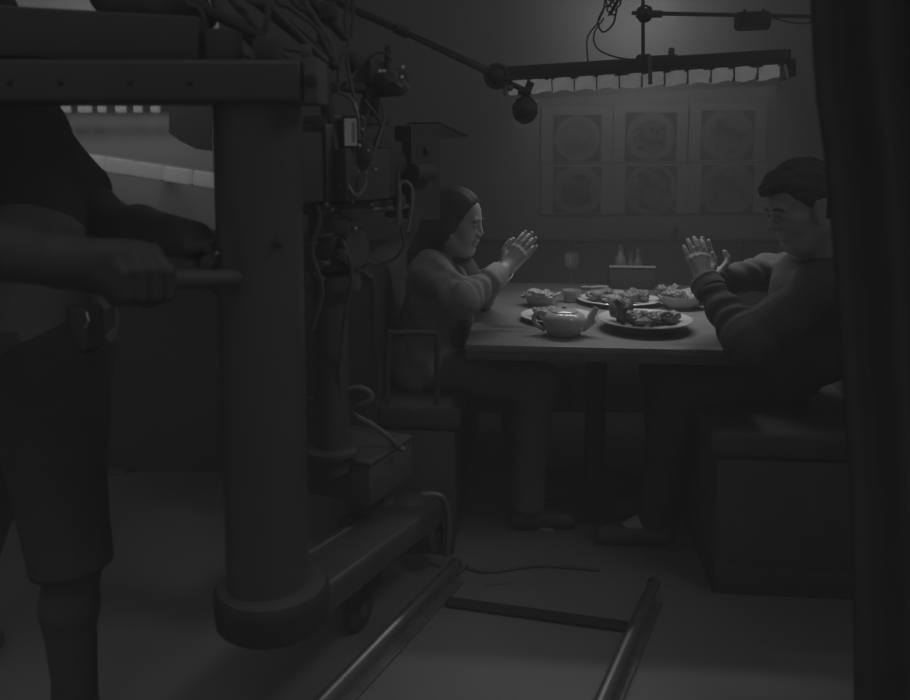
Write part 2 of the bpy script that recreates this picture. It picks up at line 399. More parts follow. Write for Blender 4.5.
for r_ in range(2):
    for c_ in range(3):
        i = r_ * 3 + c_
        (x0, x1), (a0, a1) = cols[c_]; (y0, y1), pics = rows[r_]; b0, b1 = pics[c_]
        y0 = y0 - c_ * 2 if r_ == 0 else y0 - c_ * .8
        p0, p1 = P(x0, y0, DW - .004), P(x1, y1 - c_ * .8, DW - .004)
        t = thing('food_poster', ((p0[0] + p1[0]) / 2, DW - .004, p1[2]), names[i], 'poster', 'food posters on the wall')
        obj('paper_sheet', MB().box(((p0 + p1) / 2), (p1[0] - p0[0], .006, p0[2] - p1[2])), M_PAPER, t, smooth=False)
        q0, q1 = P(a0, b0, DW - .008), P(a1, b1, DW - .008); cc = (q0 + q1) / 2; loc = np.array(t.location)
        rr = (q1[0] - q0[0]) / 2 * [1.02, 1.0, 1.05, 1.12, 1.06, 1.1][i]
        obj('printed_dish', MB().box(cc, (q1[0] - q0[0], .003, q0[2] - q1[2])), dish_print(i, cc[0] - loc[0], cc[2] - loc[2], rr), t, smooth=False)
pg = MB().tube([P(672, 240, DW - .02), P(677.5, 228, DW - .02)], .011, 8)
tag(obj('wall_peg', pg, M_BLACK), 'small slanted dark peg on the wall below the food posters', 'peg')

# =================================================================== THE TABLE
ZT = .75
def on_table(px, py, z=ZT):
    a = P(px, py, 1.0) - V(0, 0, CAM_Z); return V(0, 0, CAM_Z) + a * ((z - CAM_Z) / a[2])
FL, FR = on_table(465, 344.5), on_table(766, 351)
ex = (FR - FL); WT = np.linalg.norm(ex); ex /= WT; ey = V(-ex[1], ex[0], 0); RT = np.stack([ex, ey, V(0, 0, 1)], 1)
LT = 1.22
tc_ = (FL + FR) / 2 + ey * LT / 2
table = thing('restaurant_table', (tc_[0], tc_[1], 0), 'rectangular dark restaurant table laid with dishes between the two seated diners', 'table')
obj('tabletop', MB().box(tc_ - V(0, 0, .012), (WT, LT, .024), RT, .003), M_TABLE, table)
obj('edge_band', MB().box(tc_ - V(0, 0, .037), (WT - .004, LT - .004, .026), RT, .002), M_TEDGE, table)
obj('pedestal', MB().lathe([(.04, .04), (.04, .70)], V(tc_[0], tc_[1], 0), seg=20), M_BLACK, table)
obj('foot_plate', MB().lathe([(.27, 0), (.27, .012), (.06, .045), (.04, .05)], V(tc_[0], tc_[1], 0), seg=32), M_BLACK, table)
obj('top_plate', MB().box(tc_ - V(0, 0, .06), (.4, .4, .02), RT), M_BLACK, table)

# ------------------------------------------------------------------ booths
def booth(side, xe, yn, label, back_h=.98, W_=.56):
    """side -1: woman's booth left of the table, +1 man's booth"""
    Ln = 1.35; o = V(xe, yn, 0); dx = ex * side
    Rb = np.stack([ex, ey, V(0, 0, 1)], 1)
    t = thing('booth_seat', o + dx * W_ / 2 + ey * Ln / 2, label, 'bench')
    c = o + dx * W_ / 2 + ey * Ln / 2
    obj('base', MB().box(c + V(0, 0, .215), (W_ - .05, Ln - .01, .43), Rb, .006), M_BASE, t)
    obj('kick_strip', MB().box(o + dx * W_ / 2 + ey * -.001 + V(0, 0, .045), (W_ - .05, .012, .09), Rb, .003), M_BLACK, t)
    for j in range(3):
        obj('seat_cushion', MB().box(o + dx * W_ / 2 + ey * (Ln * (j + .5) / 3) + V(0, 0, .475), (W_, Ln / 3 - .006, .085), Rb, .022, 3), M_VINYL, t)
    cb = o + dx * (W_ + .07) + ey * Ln / 2
    prof = [(-.075, 0), (.075, 0), (.075, back_h - .06), (.055, back_h - .015), (.02, back_h), (-.03, back_h), (-.06, back_h - .02), (-.075, back_h - .07)]
    pts = [cb + ex * (a * side) + V(0, 0, z) for a, z in prof]
    obj('backrest', MB().prism(pts, (-ey * Ln / 2, ey * Ln / 2)), M_VINYL, t, angle=50)
    pp = bez([cb - ey * (Ln / 2 + .002) + ex * (a * side) + V(0, 0, z) for a, z in [(.075, .45), (.075, back_h - .06), (.055, back_h - .015), (.02, back_h), (-.03, back_h), (-.06, back_h - .02), (-.075, back_h - .07), (-.075, .5)]], 42)
    obj('piping', MB().tube(pp, .007, 8), M_VINYL, t)
    return t
pb = P(706, 596, 2.5); n0 = V(0, 0, 0)
def on_floor(px, py, z=0.0):
    a = P(px, py, 1.0) - V(0, 0, CAM_Z); return V(0, 0, CAM_Z) + a * ((z - CAM_Z) / a[2])
mb0 = on_floor(704, 592)
booth(1, mb0[0], mb0[1], 'dark vinyl booth seat under the person in the dark sweater', 1.0)
wb0 = V(.03, 2.66, 0)
wbooth = booth(-1, wb0[0] - .01, wb0[1], 'vinyl booth seat with rounded back under the person in the pale coat', .97, .29)
arm = thing('armrest_frame', V(P(412, 345, 2.62)[0], 2.62, .5), 'small dark square frame at the end of the booth seat under the pale coat', 'frame')
a0, a1, a2, a3 = P(388, 368, 2.6), P(389, 333, 2.6), P(436, 333, 2.6), P(437, 352, 2.6)
obj('hoop', MB().tube(bez([P(388, 405, 2.6), a0, a1 + V(.003, 0, -.004), a1 + V(.012, 0, 0), a2 - V(.01, 0, 0), a2 + V(.002, 0, -.01), a3, P(437, 405, 2.6)], 48), .009, 10), M_BLK2, arm)
obj('side_pad', MB().box((a1 + a0) / 2 + V(.028, .02, 0), (.05, .03, .11), bevel=.008), M_BLACK, arm)

# ------------------------------------------------------------------ crockery
def plate(name, c, r, h, label, sy=1.0, m=None, group=None):
    t = thing(name, c, label, 'plate', group); m = m or M_CHINA
    prof = [(r * .55, 0), (r * .57, .003), (r * .6, h * .4), (r * .97, h), (r, h + .004), (r * .985, h + .006), (r * .93, h + .002), (r * .62, h * .55), (r * .1, h * .5)]
    obj('dish', MB().lathe(prof, c, RT, 48, 1, sy), m, t)
    obj('foot_ring', MB().lathe([(r * .5, -.0), (r * .56, .0), (r * .56, .006), (r * .5, .006)], c, RT, 40, 1, sy), m, t)
    return t
def lump(name, c, r, m, label, group, seed, cat='food', aspect=(1, 1, .7), rz=0.0, stem=False):
    rg = np.random.default_rng(seed); mb = MB().ball((0, 0, 0), 1.0, seg=30, rings=20); v = np.array(mb.v)
    dirs = rg.normal(size=(9, 3)); ph = rg.uniform(0, 6, 9)
    o_ = sum(np.sin(v @ (dirs[j] * 2.4) + ph[j]) for j in range(9)) / 9
    o2 = sum(np.sin(v @ (dirs[j] * 7) + ph[j]) for j in range(9)) / 9
    o3 = sum(np.sin(v @ (dirs[(j * 4 + 1) % 9] * 15) + 2 * ph[j]) for j in range(9)) / 9; v = v * (1 + .5 * o_ + .34 * o2 + .22 * o3)[:, None] * np.array(aspect) * r
    v = v @ rotz(rz).T; v[:, 2] -= v[:, 2].min(); mb.v = (v + np.asarray(c, float)).tolist()
    return tag(obj(name, mb, m, angle=None), label, cat, group)
ORD = ['largest', 'second largest', 'third largest', 'fourth largest', 'fifth largest', 'sixth largest', 'seventh largest', 'eighth largest', 'ninth largest', 'tenth largest', 'eleventh largest', 'twelfth largest']
def heap(c, spots, label, group, hz, seed, name='food_piece'):
    vol = [q[2] ** 3 * q[4][0] * q[4][1] * q[4][2] for q in spots]; rank = sorted(range(len(spots)), key=lambda q: -vol[q])
    for j, (dx, dy, r, k, asp) in enumerate(spots):
        p = rank.index(j); n = len(spots)
        lab = ('smallest' if p == n - 1 else ORD[p] if n > 2 else 'larger') + ' ' + label
        lump(name, c + ex * dx + ey * dy + V(0, 0, hz), r * .86, M_FOOD[k], lab, group, seed + j, aspect=asp, rz=seed * .7 + j * 1.3)

# front footed platter
c = on_table(645, 318.5, ZT + .037); c[2] = ZT
rp = 48 / 830 * c[1]
t = thing('footed_platter', c, 'large white footed platter of browned meat at the table\'s front edge', 'platter')
h = .03
obj('dish', MB().lathe([(rp * .5, .012), (rp * .62, .016), (rp * .98, h + .004), (rp, h + .007), (rp * .985, h + .01), (rp * .92, h + .006), (rp * .6, h - .006), (rp * .08, h - .008)], c, RT, 56), M_CHINA, t)
obj('foot_ring', MB().lathe([(rp * .42, 0), (rp * .55, 0), (rp * .52, .014), (rp * .42, .014)], c, RT, 40), M_CHINAG, t)
heap(c, [(-.085, -.005, .052, 0, (1.15, .75, .85)), (-.05, -.035, .036, 0, (1.2, .9, .7)), (-.02, .02, .035, 1, (1.2, 1, .6)), (.02, -.03, .033, 0, (1.1, 1, .75)), (.045, .01, .034, 1, (1, 1, .7)),
         (.075, -.02, .03, 0, (1, 1, .8)), (.1, .012, .028, 1, (1, 1, .8)), (-.01, -.06, .03, 0, (1.3, .8, .55))], 'browned meat piece on the footed platter', 'pieces on the footed platter', h - .008, 100)
# side plate behind the teapot
c = on_table(558, 316.5, ZT + .014); c[2] = ZT
plate('side_plate', c, 38.5 / 830 * c[1], .016, 'white round plate of greens behind the teapot')
heap(c, [(-.06, .01, .032, 2, (1.2, 1, .6)), (-.025, .03, .03, 2, (1, 1, .7)), (.0, -.005, .03, 1, (1.2, 1, .55)), (-.05, -.03, .026, 2, (1, 1, .7)), (.03, .035, .027, 2, (1, 1, .7))], 'leafy food piece on the plate behind the teapot', 'greens behind the teapot', .009, 140)
# oval plate farther back
c = on_table(619, 300.5, ZT + .014); c[2] = ZT
plate('oval_plate', c, 42 / 830 * c[1], .018, 'white oval plate of stir-fried food behind the footed platter', .85)
heap(c, [(-.1, 0, .035, 2, (1.1, 1, .7)), (-.055, .03, .036, 0, (1.1, 1, .8)), (-.04, -.03, .034, 2, (1.2, 1, .6)), (.0, .01, .032, 1, (1.2, 1, .6)), (.035, -.03, .036, 0, (1.2, 1, .7)), (.06, .02, .035, 0, (1.1, 1, .75)), (.095, .0, .03, 0, (1, 1, .8)), (-.005, .055, .03, 2, (1.2, .9, .7))],
     'glossy stir-fry piece on the oval plate', 'stir-fry on the oval plate', .01, 180)
# bowls
def bowl(c, r, h, label, m):
    t = thing('bowl', c, label, 'bowl')
    obj('body', MB().lathe([(r * .5, 0), (r * .56, .004), (r * .82, h * .45), (r * .98, h * .95), (r, h), (r * .97, h), (r * .92, h * .9), (r * .6, h * .45), (r * .05, h * .4)], c, seg=40), m, t)
    obj('foot_ring', MB().lathe([(r * .42, 0), (r * .54, 0), (r * .52, .008), (r * .42, .008)], c, seg=32), m, t)
    return t
c = on_table(540, 306, ZT); rb = 17 / 830 * c[1]
bowl(c, rb, .05, 'grey bowl heaped with pale food by the pale coat sleeve', M_CHINAG)
heap(c, [(-.02, 0, .032, 1, (1.2, 1, .6)), (.015, .012, .03, 1, (1, 1, .6)), (.03, -.012, .024, 1, (1.2, .9, .6)), (-.035, -.012, .02, 2, (1, 1, .6))], 'pale food lump in the grey bowl', 'food in the grey bowl', .032, 220)
c = on_table(680, 308, ZT); rb = 22.5 / 830 * c[1]
bowl(c, rb, .052, 'wide white bowl of mixed food near the dark sweater sleeve', M_CHINA)
heap(c, [(-.045, 0, .034, 0, (1.1, 1, .7)), (-.01, -.02, .034, 2, (1.2, 1, .7)), (.02, .015, .036, 1, (1.2, 1, .6)), (.05, -.015, .03, 2, (1.2, 1, .6)), (-.02, .04, .034, 0, (1, 1, .9)), (.04, .04, .028, 1, (1, 1, .8)), (-.065, .03, .03, 0, (1, 1, 1))], 'mixed food piece in the wide white bowl', 'food in the wide white bowl', .03, 260)
sp = MB().tube([c + V(-.022, .02, .04), c + V(-.026, .03, .085)], .005, 8, radii=[.0045, .0065])
tag(obj('upright_chopstick', sp, M_CHINAG), 'short utensil standing upright in the wide white bowl', 'utensil')
# cup
c = on_table(571.5, 302, ZT); rc = 9.7 / 830 * c[1]
tag(obj('tea_cup', MB().lathe([(rc * .68, 0), (rc * .72, .003), (rc * .93, .025), (rc, .05), (rc * .95, .05), (rc * .88, .026), (rc * .6, .012), (rc * .05, .01)], c, seg=36), M_CHINAG), 'small handleless tea cup beside the grey bowl', 'cup')
# spoons
def spoon(p, q, label, w_=.018):
    d = q - p; L_ = np.linalg.norm(d); d /= L_; R = frame(d); t = thing('soup_spoon', V(*p), label, 'spoon')
    obj('handle', MB().tube([p, (p + q) / 2 + V(0, 0, .004), q], .005, 8, radii=[.006, .0045, .005]), M_CHINA, t)
    obj('scoop', MB().lathe([(.1 * w_, -.006), (.7 * w_, -.003), (w_, .004), (.93 * w_, .004), (.6 * w_, -.001), (.05 * w_, -.003)], q + d * w_ * 1.1 + V(0, 0, .001), R, 20, 1.35, .9), M_CHINA, t)
    return t
spoon(on_table(560, 293, ZT + .035) + V(.0, 0, .0), on_table(551, 298, ZT + .043), 'pale soup spoon resting in the grey bowl', .012)
spoon(on_table(608, 287, ZT + .008), on_table(590, 287.5, ZT + .008), 'soup spoon lying on the table beside the napkin caddy')
spoon(on_table(535, 298, ZT + .02) , on_table(524, 297, ZT + .032), 'spoon tipped on the rim beside the white shirt cuff', .009)
# little square dish
c = on_table(706.5, 309, ZT); rs = .036
t = thing('sauce_dish', c, 'small square white dish of garnish by the dark sweater sleeve', 'dish')
obj('dish', MB().lathe([(rs * .7, 0), (rs, .006), (rs * 1.35, .014), (rs * 1.3, .016), (rs * .9, .009), (.002, .007)], c, RT @ rotz(math.pi / 4), 4), M_CHINA, t, smooth=False)
heap(c, [(-.008, 0, .018, 1, (1.2, 1, .8)), (.014, .004, .015, 2, (1, 1, .8))], 'garnish lump in the small square dish', 'garnish in the square dish', .008, 300)
# teapot
c = on_table(564, 335, ZT); s_ = 29 / 830 * c[1] / .098
s_ = 1.0
t = thing('teapot', c, 'white china teapot at the front edge of the table', 'teapot')
pr = [(.046, 0), (.05, .003), (.064, .02), (.072, .042), (.072, .055), (.066, .069), (.05, .079), (.042, .081)]
obj('body', MB().lathe(pr, c, seg=44), M_CHINA, t)
ld = obj('lid', MB().lathe([(.044, .0805), (.045, .083), (.036, .088), (.018, .0915), (.004, .0925)], c, seg=36), M_CHINA, t)
obj('knob', MB().lathe([(.006, .0915), (.006, .0935), (.009, .096), (.008, .099), (.003, .1005)], c, seg=20), M_CHINA, ld)
sp = bez([c + ex * .055 + V(0, 0, .03), c + ex * .078 + V(0, 0, .042), c + ex * .09 + V(0, 0, .066), c + ex * .106 + V(0, 0, .096)], 18)
obj('spout', MB().tube(sp, .01, 14, radii=list(np.linspace(.021, .0085, len(sp)))), M_CHINA, t)
hd = bez([c - ex * .058 + V(0, 0, .072), c - ex * .082 + V(0, 0, .078), c - ex * .101 + V(0, 0, .062), c - ex * .094 + V(0, 0, .036), c - ex * .064 + V(0, 0, .016)], 30)
obj('handle', MB().tube(hd, .0075, 12), M_CHINA, t)
# stem glass
c = on_table(571, 288, ZT); c = on_table(571, 283.5, ZT)
t = thing('stem_glass', c, 'empty stemmed wine glass behind the tea cup', 'glass')
obj('goblet', MB().lathe([(.006, .062), (.02, .068), (.033, .09), (.034, .115), (.03, .142), (.029, .142), (.0325, .115), (.0315, .091), (.019, .071), (.001, .067)], c, seg=28), M_GLASS, t)
obj('stem', MB().lathe([(.012, .004), (.004, .012), (.0035, .055), (.007, .064)], c, seg=14), M_GLASS, t)
obj('foot', MB().lathe([(.031, 0), (.031, .002), (.01, .006)], c, seg=28), M_GLASS, t)
# napkin caddy with bottles
c = on_table(630, 287, ZT); wq = 44 / 830 * c[1]
t = thing('napkin_caddy', c, 'dark boxy condiment caddy with a pale rim at the back of the table', 'caddy')
hc = (287 - 265) / 830 * c[1]
for sgn in (-1, 1):
    obj('side_panel', MB().box(c + ex * sgn * (wq / 2 - .004) + V(0, 0, hc / 2), (.008, .13, hc), RT, .002), M_VBLK, t)
    obj('long_panel', MB().box(c + ey * sgn * .061 + V(0, 0, hc / 2), (wq - .016, .008, hc), RT, .002), M_VBLK, t)
obj('bottom_panel', MB().box(c + V(0, 0, .006), (wq - .018, .112, .008), RT), M_BLACK, t)
obj('rim', MB().box(c - ey * .066 + V(0, 0, hc + .004), (wq + .006, .012, .010), RT, .002), M_CHINAG, t)
def bottle(p, r, h, label, m):
    t = thing('condiment_bottle', p, label, 'bottle')
    obj('body', MB().lathe([(r * .9, 0), (r, .004), (r, h * .55), (r * .85, h * .68), (r * .45, h * .78), (r * .42, h * .9)], p, seg=24), m, t)
    obj('cap', MB().lathe([(r * .5, h * .885), (r * .52, h), (r * .4, h * 1.01)], p, seg=20), M_BLACK, t)
bottle(c - ex * .045 + ey * .012 + V(0, 0, .0105), .026, .175, 'taller pale condiment bottle standing in the caddy', mat('sauce_bottle', .16, .3))
bottle(c + ex * .032 + ey * .01 + V(0, 0, .0105), .021, .158, 'darker small condiment bottle standing in the caddy', M_BOTTLE)
bottle(c + ex * .005 + ey * .035 + V(0, 0, .0105), .018, .14, 'short narrow condiment bottle between its neighbours in the caddy', M_BOTTLE)

# =================================================================== HANGING LIGHT OVER THE TABLE
fa, fb = P(506, 77, 3.13), P(783, 60, 3.02)                # axis of the housing
fd = fb - fa; FLn = np.linalg.norm(fd); Rf = frame(fd); fz = Rf[:, 2]; fy = Rf[:, 1]; fx = Rf[:, 0]; fm = (fa + fb) / 2
fix = thing('hanging_strip_light', fm, 'long black strip light with crumpled lit diffusion hanging over the table', 'light')
obj('housing', MB().box(fm + fz * .004, (FLn, .13, .058), Rf, .008), M_BLACK, fix)
obj('top_skirt', MB().box(fm + fz * .014 - fy * .067, (FLn + .004, .006, .03), Rf, .002), M_BLK2, fix)
nP = 12; pw = (FLn - .03) / nP
for j in range(nP):
    g = []; rg = np.random.default_rng(400 + j); ph = rg.uniform(0, 6, 6); nu, nv = 13, 9; c0 = fm + fx * (-FLn / 2 + .008 + pw * (j + .5))
    vs = []
    for sd in (0, 1):
        for b in range(nv):
            for a in range(nu):
                u, v_ = a / (nu - 1) - .5, b / (nv - 1)
                bl = .010 * math.sin(math.pi * (u + .5)) + .007 * math.sin(5 * u + 6 * v_ + ph[0]) + .005 * abs(math.sin(4 * u - 5 * v_ + ph[1])) + .003 * math.sin(17 * u + 9 * v_ + ph[3])
                vs.append(c0 + fx * u * pw * .97 + fz * (-.020 - .046 * v_ + .004 * math.sin(5 * u + ph[2]) * v_) + fy * (-.058 + .03 * v_ - bl + .003 * sd))
    q = lambda sd, a, b: sd * nu * nv + b * nu + a
    f = [(q(0, a, b), q(0, a + 1, b), q(0, a + 1, b + 1), q(0, a, b + 1)) for a in range(nu - 1) for b in range(nv - 1)] + [(q(1, a, b), q(1, a, b + 1), q(1, a + 1, b + 1), q(1, a + 1, b)) for a in range(nu - 1) for b in range(nv - 1)]
    bd = [(a, 0) for a in range(nu)] + [(nu - 1, b) for b in range(1, nv)] + [(a, nv - 1) for a in range(nu - 2, -1, -1)] + [(0, b) for b in range(nv - 2, 0, -1)]
    f += [(q(0, *bd[i]), q(1, *bd[i]), q(1, *bd[(i + 1) % len(bd)]), q(0, *bd[(i + 1) % len(bd)])) for i in range(len(bd))]
    obj('diffusion_panel', MB().add(vs, f), M_DIFF, fix, angle=60)
    if j: obj('rib', MB().box(c0 - fx * pw / 2 - fz * .044 - fy * .05, (.0035, .035, .048), Rf), M_BLK2, fix, smooth=False)
obj('end_plate', MB().box(fm + fx * (FLn / 2 + .006) - fz * .02 - fy * .005, (.006, .13, .10), Rf, .002), M_BLK2, fix)
obj('end_plate', MB().box(fm - fx * (FLn / 2 + .006) - fz * .02 - fy * .005, (.006, .13, .10), Rf, .002), M_BLK2, fix)
obj('end_bracket', MB().box(fm + fx * (FLn / 2 + .022) - fz * .03 - fy * .03, (.024, .03, .062), Rf, .004), M_DOLLY, fix)
obj('clip', MB().box(fm + fx * (FLn / 2 - .008) - fz * .045 - fy * .074, (.008, .006, .05), Rf @ frame((1, 0, .25)), .002), M_CHINA, fix)
pr_ = P(643, 57, 3.070)
obj('yoke_plate', MB().box(pr_ + fz * -.004, (.045, .07, .022), Rf, .004), M_DOLLY, fix)
obj('top_rail', MB().box(pr_ + fx * .065 - fz * .002, (.11, .03, .007), Rf, .002), M_STEELD, fix)
obj('rail_knob', MB().lathe([(.011, 0), (.011, .02), (.008, .026)], pr_ + fx * .1, seg=14), M_STEELD, fix)
obj('strap', MB().box(P(650, 70, 2.995), (.014, .004, .1), Rf), M_STEELD, fix, smooth=False)
for j, px in enumerate((678, 700, 715)):
    pass
# its own light, falling on the table
area('strip_light_down', fm - fz * .085 + fy * .01, fm - fz * 1.0, FLn * .95, .06, 3.2, math.radians(120)).rotation_euler = Matrix(np.stack([fx, fy, fz], 1).tolist()).to_euler()

# bracket pipes that carry it
rod_top = P(643, -60, 3.070); clamp = P(644, 14, 3.070)
t = thing('hanger_pipe', clamp, 'grey pipe with a drop rod and clamp carrying the hanging strip light', 'pipe')
obj('drop_rod', MB().tube([pr_ + V(0, 0, .008), rod_top], .0065, 14), M_DOLLY, t)
obj('cross_pipe', MB().tube([P(632, 13, 3.050), P(812, 16.5, 2.830), P(880, 18, 2.750)], .0072, 14), M_DOLLY, t)
obj('clamp', MB().box(clamp, (.038, .036, .036), bevel=.008), M_DOLLY, t)
obj('clamp_knob', MB().lathe([(.011, 0), (.013, .004), (.013, .016), (.010, .02)], clamp + V(.0, -.018, .0), frame((0, 0, 1), (0, -1, 0)), 10), M_BLK2, t)
obj('clamp_collar', MB().lathe([(.011, -.03), (.013, -.028), (.013, .028), (.011, .03)], clamp + V(.035, 0, 0), frame((0, 1, 0), (1, 0, 0)), 18), M_STEELD, t)
cw = MB()
for j in range(4):
    a = RNG.uniform(0, 6); cw.tube(bez([clamp + .030 * V(math.cos(a + q * 1.7), -.5 + .1 * q, math.sin(a + q * 1.7)) for q in range(6)], 40), .0022, 6)
obj('wire_wrap', cw, M_CABLE, t)
bp = P(752.5, 21, 2.880)
t = thing('ballast_box', bp, 'dark soft ballast pouch strapped on the cross pipe', 'pouch')
obj('pouch', MB().box(bp, (.118, .045, .062), frame((1, -.3, 0)), .016, 3), M_BLACK, t)
obj('strap', MB().box(bp + V(-.03, -.002, .004), (.010, .048, .064), frame((1, -.3, 0)), .003), M_BLK2, t)
obj('strap', MB().box(bp + V(.03, -.012, .004), (.010, .048, .064), frame((1, -.3, 0)), .003), M_BLK2, t)
tag(obj('drooping_cable', MB().tube(bez([P(770, 17, 2.840), P(785, 21, 2.840), P(800, 23.5, 2.830), P(815, 22, 2.820)], 24), .003, 6), M_CABLE), 'thin cable drooping from the ballast pouch along the pipe', 'cable')
for j, (pts, lab, r) in enumerate([
    ([P(615, -14, 3.130), P(604, 8, 3.130), P(598, 22, 3.130), P(603, 32, 3.130), P(613, 24, 3.120), P(617, 8, 3.120), P(622, -12, 3.120)], 'looped power cable hanging over the strip light', .0035),
    ([P(606, -12, 3.140), P(600, 18, 3.140), P(588, 36, 3.140), P(587, 50, 3.120), P(588, 62, 3.100)], 'thin cable falling straight down to the strip light', .003),
    ([P(604, 18, 3.140), P(594, 34, 3.130), P(597, 48, 3.120), P(612, 56, 3.110), P(632, 60, 3.090)], 'cable curving down onto the strip light beside the rod', .003)]):
    if pts[0][2] > P(600, 0, 3.1)[2]: pts = [pts[0] + V(.02, 0, .5)] + pts
    if pts[-1][2] > P(600, 0, 3.1)[2]: pts = pts + [pts[-1] + V(.01, 0, .5)]
    tag(obj('hanging_cable', MB().tube(bez(pts, 48), r, 8), M_CABLE), lab, 'cable')
tw = MB()
for j in range(3): tw.tube(bez([P(606 + 3 * j, -170, 3.16)] + [P(607 + 5 * math.sin(q * 1.8 + j * 2) + q * 1.2, -14 + q * 6, 3.38) for q in range(6)], 40), .0035, 7)
tag(obj('knotted_cord', tw, M_CABLE), 'knotted black cords bunched above the strip light', 'cord')
tag(obj('hanging_strap', MB().box(P(618, 0, 3.140), (.012, .004, .12), frame((1, 0, -.0)) @ np.array([[math.cos(.5), 0, math.sin(.5)], [0, 1, 0], [-math.sin(.5), 0, math.cos(.5)]])), M_BLACK), 'short black strap tied among the cords above the lamp', 'strap')

# =================================================================== BOOM MICROPHONE
b0, b1 = P(262, -32, 2.35), P(497, 73, 2.62); b0 = b0 - (b1 - b0) * .9
t = thing('boom_pole', (b0 + b1) / 2, 'long thin boom pole reaching down from above the film camera', 'pole')
bd_ = (b1 - b0)
obj('lower_section', MB().tube([b0, b0 + bd_ * .75], .0125, 14), M_BLACK, t)
obj('upper_section', MB().tube([b0 + bd_ * .74, b1 + bd_ * .12 * 0 + (P(524, 90, 2.65) - b1)], .0085, 14), M_BLACK, t)
obj('joint_collar', MB().tube([b0 + bd_ * .755, b0 + bd_ * .785], .0165, 16), M_BLK2, t)
obj('cable', MB().tube(bez([b0 + V(0, -.012, .012), b0 + bd_ * .3 + V(0, -.012, .016), b0 + bd_ * .62 + V(0, -.014, .008), b0 + bd_ * .85 + V(0, -.01, .006), b1 + V(0, -.012, .004)], 40), .0032, 6), M_CABLEL, t)
mc_ = P(525, 110, 2.65)
t = thing('boom_microphone', mc_, 'fuzzy dark microphone windshield hanging from the boom pole tip', 'microphone')
fz_ = MB().ball(mc_, (.039, .06, .041), seg=40, rings=28); vv = np.array(fz_.v); nn = vv - mc_; vv = mc_ + nn * (1 + .05 * RNG.normal(size=(len(vv), 1))); fz_.v = vv.tolist()
obj('windshield', fz_, M_BLACK, t, smooth=True, angle=None)
obj('mount_stem', MB().tube([P(524, 99, 2.65), P(531, 82, 2.65)], .012, 12), M_BLK2, t)
obj('swivel', MB().tube([P(518, 91, 2.64), P(531, 91, 2.64)], .012, 12), M_BLK2, t)
sm = P(497, 76, 2.6)
t = thing('shock_mount', sm, 'round dark shock mount clipped on the boom pole', 'mount')
obj('ring', MB().tube([sm + .03 * V(math.cos(a), .3, math.sin(a)) for a in np.linspace(0, 2 * math.pi, 25)], .011, 10, caps=False), M_BLACK, t)
obj('core', MB().ball(sm + V(0, .01, 0), (.026, .035, .026)), M_BLACK, t)
obj('clip_arm', MB().tube([sm, P(512, 80, 2.6)], .008, 10), M_BLK2, t)
obj('clip_knob', MB().ball(P(510, 88, 2.6), .010), M_STEELD, t)

# =================================================================== PEOPLE
Yv = V(0, 1, 0); Zv = V(0, 0, 1)
def lerp(a, b, t): return a + (b - a) * t
def infl(prims, e, k=None): return [(p[0], p[1], p[2] + e if p[0] == 'E' else p[2], p[3] + e if p[0] == 'C' else p[3], p[4] + e if p[0] == 'C' else p[4], k or p[5], p[6]) for p in prims]

